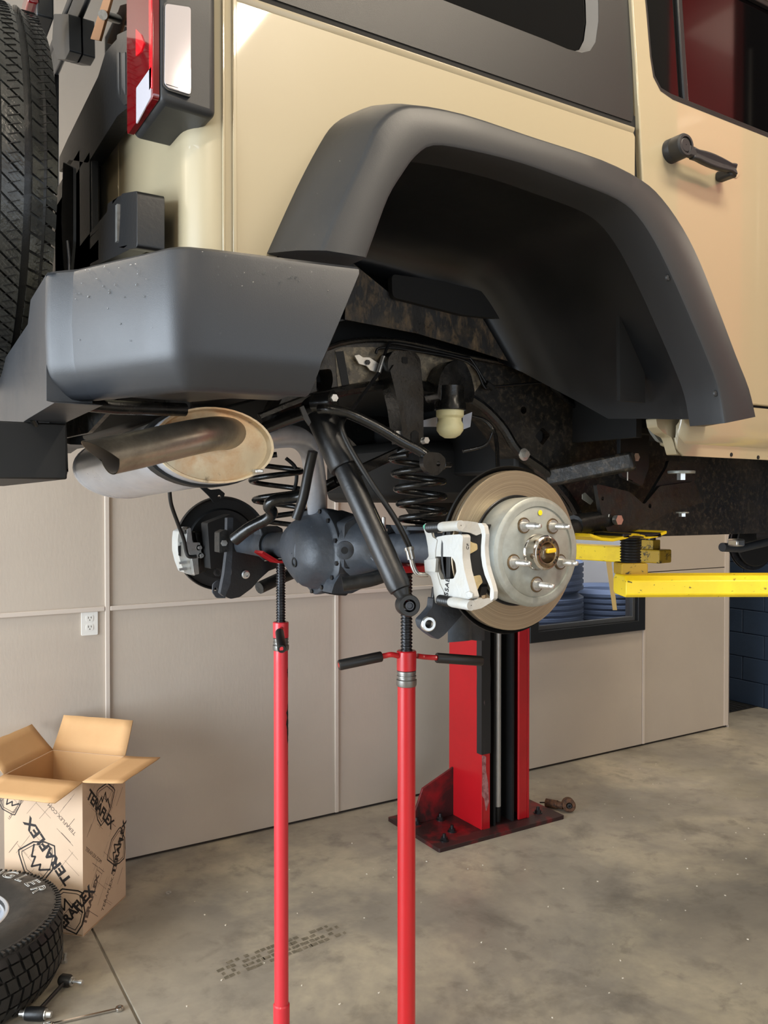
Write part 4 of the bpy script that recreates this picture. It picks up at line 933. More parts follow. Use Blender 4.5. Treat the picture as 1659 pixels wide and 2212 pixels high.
# ---- rear bumper
path = [(.632, 1.104), (.58, 1.111), (.48, 1.124), (.41, 1.133), (.378, 1.140), (.362, 1.149), (.350, 1.163), (.33, 1.205), (.30, 1.265), (.268, 1.332), (.262, 1.345)]
ends = []
for i, (x, y) in enumerate(path):
    a = Vector(path[max(i - 1, 0)]); b = Vector(path[min(i + 1, len(path) - 1)]); d = (b - a).normalized(); nin = Vector((d.y, -d.x)) * -1
    if nin.y < 0 and i < 6: nin = -nin
    if i >= 6 and nin.x < 0: nin = -nin
    ends.append(nin.normalized())
rowsB = []
prof_b = [(2.080, .06, 0), (2.088, .03, 0), (2.0885, .010, 0), (2.083, .002, 0), (2.076, .0, .0), (2.0, -.003, -.035), (1.945, .0, -.06), (1.936, .002, -.064), (1.925, .006, -.066), (1.897, .026, -.072), (1.890, .034, -.074), (1.888, .045, -.075), (1.90, .11, -.075), (1.905, .24, -.06)]
for z, ins, dxr in prof_b:
    row = []
    for i, (x, y) in enumerate(path):
        q = Vector((x, y)) + ends[i] * ins; w_ = max(0, 1 - i / 3.0)
        row.append(Vector((q.x + dxr * w_, q.y, z)))
    rowsB.append(row)
m = MB().loft(rowsB); nb = len(path)
m.f.append(tuple(r_ * nb for r_ in range(len(prof_b))))
bump = P('bumper_corner', m, M['bumper'], label='grey black plastic bumper corner', smooth=38)
# step between corner and centre block
pth2 = [(.262, 1.345), (.258, 1.350), (.247, 1.361), (.236, 1.374), (.231, 1.380), (.229, 1.388)]
rows2 = []
for z, ins, _q in prof_b[1:-1]:
    rows2.append([Vector((x + ins * (.91 - .05 * i), y + ins * (.42 + .06 * i), z)) for i, (x, y) in enumerate(pth2)])
P('bumper_step', MB().loft(rows2), M['bumper'], bump, label='darker vertical step of the bumper')
XC = .229
top = pxX([(103, 588), (66, 648), (60, 700), (30, 745), (0, 790)], XC)
tp_ = [(a, b) for a, b in top]
right = tp_ ; zc_ = tp_[-1][1]
botp = pxX([(0, 945), (60, 905), (118, 870), (140, 858)], XC)
full_top = [(-1.385, tp_[0][1])] + tp_ + [(-(YC), zc_ - .01)]
full_bot = [(-(YC), botp[0][1] - .01)] + botp
pc = [(-1.388, tp_[0][1])] + tp_ + [(-YC, zc_ - .012)]
lefty = [(-2 * YC - a, b) for a, b in reversed(pc[:-1])]
pcb = [(-YC, botp[0][1] - .012)] + botp[:-1] + [(-1.388, botp[-1][1] + .01)]
leftb = [(-2 * YC - a, b) for a, b in reversed(pcb[1:])]
cpoly = pc + lefty + leftb + pcb
# ensure order: right-top -> centre -> left-top -> left-bottom -> centre -> right-bottom
P('bumper_centre', MB().plate(cpoly, FX(XC), .07), M['bumper'], bump, bevel=.012, bseg=3, label='stepped centre section of the bumper')
lft = mirror_y(m); P('bumper_corner', lft, M['bumper'], smooth=38)
# water drops on bumper and flare
wd = MB(); rw = random.Random(5)
def drop(c, nrm, r_): wd.lathe(c, nrm, [(-r_ * .2, r_), (r_ * .3, r_ * .85), (r_ * .6, r_ * .4), (r_ * .65, .00001)], 8)
for i in range(70):
    k = rw.random(); z = rw.uniform(1.96, 2.075)
    if rw.random() < .6: z = rw.uniform(2.03, 2.08)
    if k < .5: x = rw.uniform(.39, .58); c_ = Vector((x, 1.104 + (.632 - x) * .128 - .002, z)); nr = Vector((-.13, -1, 0))
    else: s_ = rw.random(); c_ = Vector((.350 - .085 * s_, 1.163 + .175 * s_, z)) - Vector((.88, .42, 0)) * .003; nr = Vector((-.9, -.42, 0))
    drop(c_, nr, rw.uniform(.0007, .0018))
for i in range(26):
    r_ = rw.random() * 10; j = int(r_); w_ = rw.random()
    q = rows[0] if False else None
    b, c_ = Bs[min(j, 9)], Cs[min(j, 9)]; v_ = b.lerp(c_, .3 + .6 * w_); pp = sp(v_, 1.285 - .165 * (.3 + .6 * w_) * 1.0) + Vector((-.004, -.006, .003))
    drop(pp, Vector((-.6, -.6, .4)), rw.uniform(.0007, .0014))
P('water_drops', wd, M['water'], bump, kind='stuff', label='small water drops')

# ---- sill and rocker
sz0 = U(1470, 985, Y=1.30).z
sx0 = U(1440, 915, Y=1.27).x
pts = [(1453, 905), (1452, 925), (1440, 945), (1455, 968), (1470, 984)]
qs = [U(a, b, Y=1.31) for a, b in pts]
rows = []
for x, zlo in ((qs[0].x + .0, qs[2].z), (qs[3].x + .004, qs[3].z), (qs[4].x, qs[4].z), (2.0, sz0), (3.28, sz0)):
    k = (zds - .006); z1 = zlo
    rows.append([Vector((x, YS + .02, k)), Vector((x, YS - .002, k - .002)), Vector((x, YS, k - .02)), Vector((x, YS + .004, z1 + .055)), Vector((x, YS + .012, z1 + .036)), Vector((x, YS + .02, z1 + .028)), Vector((x, YS + .022, z1)), Vector((x, YS + .026, z1))])
rk = P('rocker_panel', MB().loft(rows), M['paint'], label='tan rocker panel with a drilled pinch seam', solid=.003)
for px, py in ((1580, 982), (1638, 988)):
    p = U(px, py, Y=YS + .0195); P('seam_hole', MB().lathe(Vector((p.x, YS + .0205, p.z)), (0, -1, 0), [(0, .005), (.0016, .005), (.0016, .0001)], 14), M['gate'], rk, smooth=0)
# inner pale round liner bit behind the sill tip
ypl('inner_sill_end', [(1402, 908), (1440, 905), (1470, 940), (1458, 960), (1425, 955), (1408, 932)], 1.36, .01, mat('pale_primer', (120, 122, 118), .6), rk, r=.01, bevel=.002)
ypl('sill_end', [(1417, 903), (1420, 922), (1433, 935), (1450, 944), (1454, 953), (1462, 982), (1520, 985), (1520, 903)], 1.312, .03, M['paint'], rk, r=.004, bevel=.008, bseg=3)
P('inner_sill_closing', MB().box((qs[4].x + .05, YS + .035, sz0 + .03), (3.28, 1.42, 1.90)), M['paint'], rk, bevel=.01)

# ================================================================== FRAME AND UNDERBODY
YR = 1.64
top = [(640, 800), (700, 752), (735, 742), (860, 738), (1010, 772), (1150, 805), (1215, 860), (1290, 915), (1400, 945), (1500, 975)]
botm = [(1225, 1090), (1180, 1030), (1120, 985), (1080, 925), (1020, 868), (930, 838), (830, 838), (690, 866), (600, 880)]
qt, qb = pxY(top, YR), pxY(botm, YR)
zlo = U(1400, 1160, Y=YR).z
rail = [tuple(v) for v in cr(qt, 3)] + [(2.2, U(1500, 985, Y=YR).z), (4.5, U(1500, 985, Y=YR).z), (4.5, zlo), (2.2, zlo), (U(1265, 1158, Y=YR).x, zlo + .002)] + [tuple(v) for v in cr(qb, 3)]
hls = [circ(*pxY([(1131, 886)], YR)[0], .010, 12), [tuple(v) for v in rnd(pxY([(1172, 922), (1189, 940), (1172, 963), (1155, 942)], YR), .006)], [tuple(v) for v in rnd(pxY([(683, 800), (716, 796), (720, 822), (714, 846), (684, 850)], YR), .01)]]
m = MB().plate(rail, FY(YR), .08, hls)
fr_ = P('frame_rail', m, M['dusty'], bevel=.006, label='dusty black frame rail', smooth=0)
ypl('lit_dusty_rail_face', [(724, 757), (742, 750), (850, 750), (1008, 784), (1046, 818), (1022, 852), (930, 826), (830, 826), (730, 842)], YR - .0015, .0015, mat('lit_dust_film', (112, 102, 86), .5, wear=[((186, 168, 136), 60, .46, .68, .7), ((30, 28, 26), 34, .55, .68, .8)], bump=(120, .5)), fr_, smooth=0)  # overlay paints the lit, dusty patch of the rail in a lighter colour
q = pxY([(725, 760), (742, 758), (756, 836), (740, 838)], YR - .003)
P('weld_strip', MB().plate(q, FY(YR - .003), .003), M['under'], fr_, smooth=0)
# dark flange along the rail bottom edge
rb = [U(a, b, Y=YR - .01) for a, b in ((560, 905), (690, 856), (830, 832), (930, 835), (1020, 862), (1080, 915), (1120, 975), (1180, 1020), (1235, 1085), (1262, 1150))]
P('rail_flange', MB().tube(cr(rb, 4), .012, 8), M['black_gloss'], fr_)
rt = [U(a, b, Y=YR - .006) for a, b in ((640, 790), (735, 742), (860, 736), (1010, 770), (1150, 802), (1215, 858), (1290, 912))]
P('rail_flange', MB().tube(cr(rt, 4), .006, 8), M['black_gloss'], fr_)
m2 = mirror_y(MB().plate([(p[0], p[1]) for p in rail], FY(YR), .08)); P('frame_rail', m2, M['frame'], smooth=0, label='far frame rail')
# dark panel between liner and rail
P('rear_inner_panel', MB().box((.5, 1.70, 2.0), (1.5, 1.71, 2.3)), M['gate'], smooth=0)
# cross members
for x, z0, z1, w in ((.50, 1.90, 1.98, .06), (.80, 1.92, 1.985, .05), (1.42, 1.80, 1.97, .10), (2.5, 1.63, 1.72, .12)):
    P('cross_member', MB().box((x, 1.66, z0), (x + w, 2.46, z1)), M['under'], bevel=.01)
tk = P('fuel_tank_skid', MB().box((1.25, 1.93, 1.722), (2.5, 2.42, 1.90)), M['under'], bevel=.03)
P('transfer_skid', MB().box((2.05, 1.70, 1.635), (3.2, 2.40, 1.8)), M['frame'], bevel=.03)
# tow hitch beam under bumper centre
hb_ = P('tow_hitch_beam', MB().box((.17, 1.61, 1.768), (.30, 2.48, 1.785)).box((.27, 1.61, 1.785), (.30, 2.48, 1.90)).box((.17, 1.605, 1.768), (.30, 1.618, 1.87)), M['under'], bevel=.003)
P('hitch_bracket', MB().plate(rnd(pxX([(96, 900), (150, 880), (232, 890), (190, 935), (120, 950), (90, 935)], .34), .004), FX(.34), .008, [circ(*pxX([(166, 906)], .34)[0], .004, 10, .002), circ(*pxX([(152, 920)], .34)[0], .004, 10, .002)]), M['frame'], hb_, smooth=0)
tub('hitch_brace', [(70, 905, 1.60), (118, 985, 1.66), (128, 1000, 1.68)], .006, M['black_gloss'], hb_)
P('bumper_tube', MB().tube([U(150, 870, Y=1.42), U(250, 880, Y=1.44), U(400, 885, Y=1.46)], .012, 12), M['black_gloss'], hb_)

# ---- stamped bracket, bump stop
br = ypl('spring_tower_bracket', [(838, 775), (850, 757), (895, 758), (908, 775), (915, 850), (915, 958), (880, 958), (872, 870), (838, 800)], YR - .055, .05, M['black_gloss'], r=.008, bevel=.008, holes=(), label='glossy stamped bracket')
ypl('bracket_lip', [(843, 800), (852, 786), (862, 812), (874, 862), (882, 958), (872, 958), (862, 880)], YR - .062, .05, M['black_gloss'], br, r=.003, bevel=.003)
ypl('bracket_slot', [(869, 770), (881, 772), (881, 786), (869, 784)], YR - .0565, .002, M['gate'], br, r=.004, smooth=0)
ypl('bracket_slot', [(888, 935), (897, 928), (905, 935), (905, 958), (888, 958)], YR - .0565, .002, M['gate'], br, r=.004, smooth=0)
dm = [(945, 848), (950, 815), (962, 790), (985, 776), (1006, 784), (1018, 810), (1026, 845), (1022, 870), (950, 866)]
sb = ypl('bump_stop_mount', dm, YR - .06, .055, M['black_gloss'], r=.008, bevel=.014, bseg=3, label='glossy domed bump stop mount')
bc = U(972, 900, Y=YR - .05); zz_ = lambda py: U(972, py, Y=YR - .05).z
kx = lambda w: w / 1790 * (bc - CAM).dot(CR @ Vector((0, 0, -1)))
P('bump_stop_cup', MB().lathe((bc.x, bc.y, 0), (0, 0, 1), [(zz_(887), kx(20)), (zz_(887), kx(33)), (zz_(885), kx(35)), (zz_(872), kx(34)), (zz_(864), kx(31)), (zz_(855), kx(30)), (zz_(835), kx(30))], 28), M['black_gloss'], sb)
P('bump_stop', MB().lathe((bc.x, bc.y, 0), (0, 0, 1), [(zz_(947), .001), (zz_(946), kx(12)), (zz_(940), kx(22)), (zz_(930), kx(29)), (zz_(917), kx(29)), (zz_(909), kx(25)), (zz_(904), kx(25)), (zz_(899), kx(30)), (zz_(887), kx(30)), (zz_(884), kx(20))], 32), M['cream'], label='cream urethane bump stop')
ypl('paper_label', [(914, 908), (945, 900), (945, 922), (914, 922)], YR + .02, .001, M['paper'], fr_, smooth=0)
ypl('paper_label', [(1000, 898), (1020, 890), (1016, 922), (1000, 928)], YR + .0, .001, M['paper'], fr_, smooth=0)
# brake line bracket and lines
cl = ypl('line_bracket', [(766, 768), (776, 766), (784, 772), (798, 772), (826, 790), (822, 806), (800, 800), (792, 790), (776, 786)], YR - .02, .004, M['zinc'], r=.002, bevel=.001, label='zinc brake line bracket')
P('bracket_bolt', MB().hexa(U(793, 783, Y=YR - .02), (0, -1, 0), .006, .005), M['steel_dark'], cl)
tub('line_fitting', [(829, 770, YR - .03), (818, 805, YR - .03)], .0055, M['zinc'], cl)
tub('brake_hose', [(818, 806, YR - .03), (806, 822, YR - .04), (780, 858, YR - .07), (757, 888, YR - .11)], .0042, M['steel_dark'], cl, label='grey flexible brake hose')
tub('brake_line', [(830, 768, YR - .03), (838, 748, YR - .02), (850, 742, YR - .015), (900, 750, YR - .015), (1000, 772, YR - .015), (1018, 778, YR - .015), (1052, 832, YR - .015)], .0036, M['black_steel'], fr_)
tub('brake_line', [(812, 764, YR - .02), (822, 752, YR - .02), (880, 756, YR - .02), (1010, 782, YR - .02), (1046, 836, YR - .02), (1062, 836, YR - .02), (1180, 825, YR - .02)], .003, M['black_steel'], fr_)
tub('wire_clip', [(1050, 828, YR - .02), (1064, 838, YR - .02)], .008, M['gate'], fr_)
# hose down to the near caliper
tub('brake_hose', [(757, 888, 1.50), (742, 905, 1.48), (738, 925, 1.46), (755, 965, 1.45), (800, 1040, 1.43), (850, 1115, 1.42), (880, 1172, 1.41), (886, 1188, 1.41)], .0058, M['grip'], label='black rubber brake hose to the near caliper')
hc = tub('hose_crimp', [(883, 1182, 1.41), (889, 1208, 1.405)], .0085, M['zinc'], label='bright crimped hose fitting')
tub('hose_elbow', [(889, 1208, 1.405), (893, 1225, 1.40), (903, 1240, 1.395), (925, 1241, 1.385)], .0052, M['zinc'], hc)
P('crimp_ring', MB().lathe(U(884, 1186, Y=1.41), U(889, 1208, Y=1.405) - U(884, 1186, Y=1.41), [(-.004, .006), (-.003, .0102), (.003, .0102), (.004, .006)], 16), M['zinc'], hc)

# ---- body mounts, bolts, control arms (right side)
def washer_bolt(px, py, Y, rw_, rb_, axis=(0, -1, 0), label=None, h=.012):
    c_ = U(px, py, Y=Y); ax = Vector(axis).normalized()
    o = P('flange_bolt', MB().lathe(c_, ax, [(-.003, rw_ * .6), (0, rw_), (.003, rw_), (.0035, rb_ * .9)], 20), M['zinc'], V, label)
    P('bolt_head', MB().hexa(c_ + ax * .003, ax, rb_, h), M['zinc'], o); return o
uca = MB(); A, B = U(1205, 1028, Y=1.62), U(1345, 1000, Y=1.48)
d = (B - A).normalized(); up = Vector((0, 0, 1)); sd = d.cross(up).normalized(); L_ = (B - A).length
uca.obox((A + B) / 2, d, sd.cross(d), sd, L_ / 2 + .03, .024, .022); P('upper_control_arm', uca, M['dusty'], bevel=.008, label='dusty pressed upper control arm')
ypl('control_arm_bracket', [(1340, 905), (1402, 925), (1402, 1010), (1388, 1050), (1345, 1030), (1340, 1010)], 1.50, .012, M['black_steel'], r=.004, bevel=.003)
ypl('paint_mark', [(1355, 1008), (1357, 1008), (1357, 1038), (1355, 1038)], 1.499, .001, M['letter'], V, smooth=0)
washer_bolt(1366, 988, 1.496, .010, .0115)
ypl('lower_arm_bracket', [(1288, 1045), (1360, 1062), (1392, 1090), (1425, 1050), (1500, 1040), (1520, 1085), (1440, 1110), (1396, 1135), (1350, 1152), (1312, 1148), (1297, 1100)], 1.505, .012, M['frame'], r=.008, bevel=.003, holes=[circ(*pxY([(1302, 1077)], 1.505)[0], .005, 12), circ(*pxY([(1404, 1093)], 1.505)[0], .006, 12)])
washer_bolt(1329, 1123, 1.498, .012, .0135)
ypl('paint_mark', [(1315, 1111), (1317, 1111), (1312, 1137), (1310, 1136)], 1.503, .001, M['letter'], V, smooth=0)
tub('lower_control_arm', [(1240, 1135, 1.50), (1275, 1128, 1.52), (1320, 1124, 1.53)], .026, M['frame'])
tub('lower_control_arm', [Vector((1.13, 1.50, 1.53)), Vector((1.5, 1.51, 1.60)), U(1290, 1126, Y=1.53)] and [(1180, 1160, 1.46), (1240, 1140, 1.50), (1290, 1126, 1.53)], .022, M['frame'])
w_ = U(1472, 1022, Y=1.44); bm_ = P('body_mount', MB().lathe(w_, (0, 0, 1), [(-.001, .012), (-.001, .034), (.003, .035), (.006, .034)], 28, capb=True), M['rotor_hat'], label='grey body mount washer')
P('bolt_head', MB().hexa(w_ + Vector((0, 0, -.018)), (0, 0, 1), .012, .018), M['zinc'], bm_)
w_ = U(1474, 1108, Y=1.5); bm_ = P('body_mount', MB().lathe(w_, (0, 0, 1), [(-.001, .008), (-.001, .017), (.003, .017)], 20, capb=True), M['rotor_hat'])
P('bolt_head', MB().hexa(w_ + Vector((0, 0, -.010)), (0, 0, 1), .010, .010), M['zinc'], bm_)
ypl('mount_bracket', [(1392, 1090), (1440, 1010), (1445, 995), (1530, 1000), (1500, 1040), (1430, 1100)], 1.515, .01, M['frame'], r=.004, bevel=.002)
washer_bolt(1131, 982, 1.62, .016, .009)
ypl('clip_tag', [(1258, 1068), (1264, 1064), (1282, 1082), (1276, 1090), (1258, 1078)], 1.56, .002, M['rotor_hat'], V, smooth=0)
ypl('clip_tag', [(1247, 1114), (1262, 1113), (1262, 1126), (1248, 1127)], 1.5, .002, M['paper'], V, smooth=0)
tub('parking_cable', [(1020, 900, 1.60), (1050, 910, 1.58), (1070, 940, 1.56), (1075, 1000, 1.52), (1074, 1030, 1.50)], .005, M['black_gloss'], label='black brake cable')
tub('parking_cable', [(1000, 975, 1.62), (1050, 960, 1.6), (1068, 925, 1.58)], .004, M['black_gloss'])

# ---- exhaust
ma, mb_ = U(466, 962, Y=1.50), U(236, 1008, Y=2.06); mb_.x = ma.x - .03; mb_.z = 1.806
axm = (mb_ - ma).normalized(); um = Vector((1, 0, 0)); um = (um - axm * um.dot(axm)).normalized(); wm = axm.cross(um)
Lm = (mb_ - ma).length
def oval(h, k, n=40): return [ma + axm * h + um * math.cos(2 * math.pi * j / n) * .122 * k + wm * math.sin(2 * math.pi * j / n) * .073 * k for j in range(n)]
m = MB().loft([oval(h, k) for h, k in ((.0, .985), (.004, 1.0), (.012, 1.0), (.014, .975), (.02, .985), (Lm - .02, .985), (Lm - .014, .975), (Lm - .012, 1.0), (Lm - .002, 1.0), (Lm, .985), (Lm + .012, .8), (Lm + .014, .1))], close_u=True)
muf = P('muffler', m, M['muffler'], label='oval steel muffler')
P('muffler_end_cap', MB().loft([oval(h, k) for h, k in ((.001, .99), (-.004, .985), (-.004, .94), (.006, .9), (.002, .7), (-.004, .4), (-.006, .01))], close_u=True), M['cap'], muf, label='heat stained end cap')
P('muffler_strap', MB().loft([oval(h, k) for h, k in ((.035, .99), (.035, 1.05), (.065, 1.05), (.065, .99))], close_u=True), M['under'], muf)
tp0 = [U(500, 938, Y=1.53), U(472, 936, Y=1.475), U(430, 942, Y=1.435), U(360, 957, Y=1.41), U(300, 971, Y=1.395), U(228, 986, Y=1.38)]
m = MB().tube(cr(tp0, 6), .0315, 32, caps=False, shear=1.05); m.tube(cr(tp0, 6), .0300, 32, caps=False, shear=1.05)
tpipe = P('tail_pipe', m, M['pipe'], label='slash-cut steel tail pipe')
P('pipe_inside', MB().tube(cr(tp0[2:], 6), .0298, 24, caps=False, shear=1.05), mat('sooty_pipe_inside', (92, 84, 76), .7), tpipe)
P('cap_rim_clip', MB().obox(U(556, 1018, Y=1.50), (1, 0, 0), (0, 1, 0), (0, 0, 1), .008, .012, .004), M['zinc'], muf, bevel=.002)
tub('exhaust_pipe', [(545, 955, 1.70), (590, 944, 1.72), (640, 945, 1.76), (668, 970, 1.80), (678, 1010, 1.84), (684, 1060, 1.90), (686, 1110, 1.98)], .0265, M['muffler'], n=20, label='curved steel exhaust pipe over the axle')
tub('heat_rod', [(676, 975, 1.76), (666, 1020, 1.78), (655, 1075, 1.80), (640, 1120, 1.82)], .012, M['black_steel'])

# ---- shock absorber
sA, sB, sC = U(690, 890, Y=1.55), U(735, 1010, Y=1.49), U(880, 1307, Y=1.345)
dsh = (sC - sA).normalized(); Ls = (sC - sA).length; kB = (sB - sA).dot(dsh)
sh = P('shock_absorber', MB().lathe(sA, dsh, [(kB - .05, .021), (kB, .0235), (Ls - .075, .0235), (Ls - .045, .0235), (Ls - .033, .021), (Ls - .028, .012), (Ls - .014, .008)], 36), M['black_steel'], label='black shock absorber hanging loose at its lower eye')
P('dust_cover', MB().lathe(sA, dsh, [(-.03, .012), (-.028, .030), (-.01, .032), (kB, .032), (kB + .004, .030), (kB + .004, .02)], 36), M['black_steel'], sh)
ea = Vector((-.35, -.93, 0.05)).normalized()
ey = P('shock_eye', MB().lathe(sC, ea, [(-.020, .0125), (-.020, .0195), (-.016, .0215), (.016, .0215), (.020, .0195), (.020, .0125), (.012, .011)], 30), M['grip'], sh, label='black rubber shock eye bushing')
P('eye_sleeve', MB().lathe(sC, ea, [(-.022, .006), (-.022, .0085), (.022, .0085), (.022, .0062), (-.018, .006)], 20), M['steel_dark'], sh)
P('eye_pin', MB().lathe(sC, ea, [(.005, .0055), (.019, .0055), (.019, .0001)], 12), M['steel_dark'], sh)
a, b = sC - dsh * .05, sC - dsh * .012
P('shock_neck', MB().tube([sC - dsh * .045, sC - dsh * .015], [.022, .012], 20), M['black_steel'], sh)
q = U(822, 1148, Y=1.40); tagp = MB().obox(sA + dsh * (Ls * .58) + Vector((.008, -.0235, .001)) , dsh, Vector((1, 0, .3)), Vector((-.2, -1, 0)), .026, .0025, .0006)
P('shock_label', tagp, M['cream'], sh)
# crossbar of upper mount and bolt
tub('shock_crossmember', [(560, 928, 1.66), (620, 904, 1.60), (690, 880, 1.53)], .016, M['black_gloss'])
P('upper_mount', MB().lathe(U(706, 868, Y=1.50), (.5, -.8, 0), [(-.03, .001), (-.03, .02), (.016, .022), (.018, .018), (.018, .001)], 24), M['black_gloss'], sh)
washer_bolt(716, 861, 1.485, .008, .008)
ypl('mount_plate', [(648, 880), (656, 876), (672, 912), (668, 920), (655, 900)], 1.47, .004, M['frame'], sh, smooth=0)

# ---- stabilizer bar end and track bar
sbp = [(690, 884, 1.50), (712, 884, 1.48), (752, 893, 1.46), (810, 920, 1.44), (870, 955, 1.42), (905, 973, 1.41), (928, 990, 1.40)]
sbr = tub('stabilizer_bar', sbp, .0105, M['black_gloss'], n=16, label='black stabilizer bar ending in a flat drilled eye')
P('drilled_eye', MB().plate(rnd(pxY([(914, 985), (928, 976), (950, 978), (963, 990), (962, 1010), (945, 1028), (925, 1022), (914, 1006)], 1.39), .006), FY(1.39), .014, [circ(*pxY([(947, 1002)], 1.39)[0], .0052, 14)]), M['black_gloss'], sbr, bevel=.003)
P('link_stub', MB().cyl(U(958, 1004, Y=1.41), U(972, 1004, Y=1.43), .006, 10), M['black_gloss'], sbr)
tub('track_bar', [(506, 1166, 2.18), (540, 1140, 2.14), (578, 1120, 2.10), (588, 1106, 2.08), (580, 1094, 2.07), (594, 1080, 2.05), (640, 1074, 2.02), (690, 1058, 1.96), (730, 1038, 1.90)], [.018, .017, .016, .0155, .0155, .0155, .0155, .0155, .0155], M['black_gloss'], n=16, label='bent black track bar')
tub('track_bar_end', [(730, 1038, 1.90), (800, 1005, 1.82), (860, 978, 1.76), (890, 965, 1.72)], .0135, M['black_gloss'])
ypl('link_bar', [(770, 1010), (905, 948), (915, 962), (776, 1030)], 1.75, .015, M['black_gloss'], r=.003, bevel=.003)
washer_bolt(853, 940, 1.60, .010, .010); washer_bolt(914, 952, 1.57, .008, .008)

# ---- springs
def spring(c0_, c1_, r0, r1, turns, rw_, label, tilt=0):
    pts = []; n = int(turns * 28)
    for i in range(n + 1):
        s_ = i / n; a = 2 * math.pi * turns * s_; c_ = c0_.lerp(c1_, s_); r_ = r0 + (r1 - r0) * s_
        pts.append(c_ + Vector((math.cos(a) * r_, math.sin(a) * r_, 0)))
    return P('coil_spring', MB().tube(pts, rw_, 10), M['black_gloss'], label=label, smooth=60)
Y1_ = 1.64; z_ = lambda px, py, Y: U(px, py, Y=Y)
s0 = z_(915, 1134, Y1_); s1 = z_(905, 985, Y1_); s1.x = s0.x - .02
spring(s0, s1, .052, .062, 4.6, .0075, 'black coil spring over the near end of the axle')
s0 = z_(612, 1140, 2.38); s1 = z_(592, 985, 2.38)
spring(s0, s1, .075, .085, 3.7, .0085, 'black coil spring hanging beyond the differential')
tub('breather_tube', [(618, 990, 2.4), (638, 1010, 2.4), (640, 1040, 2.4), (630, 1075, 2.4)], .006, M['grip'])
P('spring_seat', MB().lathe(z_(912, 1140, Y1_), (0, 0, 1), [(-.004, .062), (.004, .06), (.004, .03)], 24), M['axle'])

# ================================================================== AXLE
def AX(Y): return Vector((1.105 - .0889 * (Y - 1.30), Y, 1.628 - .034 * (Y - 1.30)))
dax = (AX(2.6) - AX(1.3)).normalized()
yd0, yd1 = 1.80, 2.04
axl = P('axle_tube', MB().tube([AX(1.34), AX(yd0)], [.0355, .0355], 32).tube([AX(2.04), AX(2.10), AX(2.2), AX(2.50)], [.075, .050, .040, .0355], 32), M['axle'], label='grey black rear axle housing')
dc = AX(1.93)
P('axle_casting', MB().lathe(AX(1.70), dax, [(0, .037), (.0, .052), (.02, .056), (.06, .058), (.09, .066), (.12, .085)], 32), M['axle'], axl)
q = rnd(pxY([(744, 1130), (790, 1112), (800, 1150), (800, 1230), (742, 1228)], 1.80), .01); P('casting_web', MB().plate(q, FY(1.80), .1), M['axle'], axl, bevel=.01)
P('casting_hole', MB().cyl(U(745, 1188, Y=1.699), U(745, 1188, Y=1.70), .0075, 14), M['gate'], axl, smooth=0)
P('casting_boss', MB().lathe(U(745, 1188, Y=1.73), (-.5, -.85, 0), [(0, .022), (.018, .022), (.02, .019), (.02, .0085), (.01, .008)], 20), M['axle'], axl)
P('casting_boss_hole', MB().lathe(U(745, 1188, Y=1.73), (-.5, -.85, 0), [(.014, .0085), (.0202, .0085), (.0203, .0001)], 16), M['gate'], axl, smooth=0)
dfo = [(651, 1104), (690, 1093), (706, 1098), (720, 1116), (733, 1145), (741, 1185), (741, 1220), (736, 1246), (722, 1262), (704, 1278), (686, 1289), (672, 1280), (650, 1252), (630, 1215), (621, 1178), (627, 1138)]
dfo = [(685 + (a_ - 685) * .93, 1190 + (b_ - 1190) * .95) for a_, b_ in dfo]
xd = .985; oo = [Vector(v).to_2d() for v in cr(pxX(dfo, xd), 4, closed=True)]
cc = Vector((sum(v.x for v in oo) / len(oo), sum(v.y for v in oo) / len(oo))); f = FX(xd)
def ring(k, off, sh_=(0, 0)): return [f.p(cc.x + sh_[0] + (v.x - cc.x) * k, cc.y + sh_[1] + (v.y - cc.y) * k, off) for v in oo]
m = MB().loft([ring(.90, -.07), ring(.98, -.03), ring(1.0, -.008), ring(1.0, .004), ring(.97, .007), ring(.90, .007), ring(.86, .012), ring(.78, .040), ring(.66, .058), ring(.45, .070), ring(.2, .075), ring(.01, .076)], close_u=True)
dif = P('differential_cover', m, M['axle'], axl, label='scuffed domed differential cover', smooth=50)
P('differential_case', MB().loft([ring(.93, -.02), ring(.95, -.06), ring(.8, -.12), ring(.5, -.17), ring(.3, -.24), ring(.01, -.24)], close_u=True), M['axle'], axl, smooth=50)
for i in range(0, len(oo), 6):
    v = oo[i]; c_ = f.p(cc.x + (v.x - cc.x) * .935, cc.y + (v.y - cc.y) * .935, .006); P('cover_bolt', MB().hexa(c_, (-1, 0, 0), .0065, .006), M['steel_dark'], axl)
P('cover_rib', MB().tube(cr([f.p(cc.x + a, cc.y + b, c_) for a, b, c_ in ((-.03, .062, .052), (-.034, .02, .066), (-.03, -.04, .062), (-.02, -.075, .044))], 5), .008, 12), M['axle'], axl)
P('cover_rib', MB().tube(cr([f.p(cc.x + a, cc.y + b, c_) for a, b, c_ in ((.012, .070, .050), (.014, .02, .069), (.012, -.02, .068))], 5), .007, 12), M['axle'], axl)
P('fill_plug', MB().lathe(f.p(cc.x + .012, cc.y - .022, .070), (-1, 0, 0), [(0, .013), (.006, .013), (.007, .009), (.002, .007), (.002, .0001)], 20), M['gate'], axl)
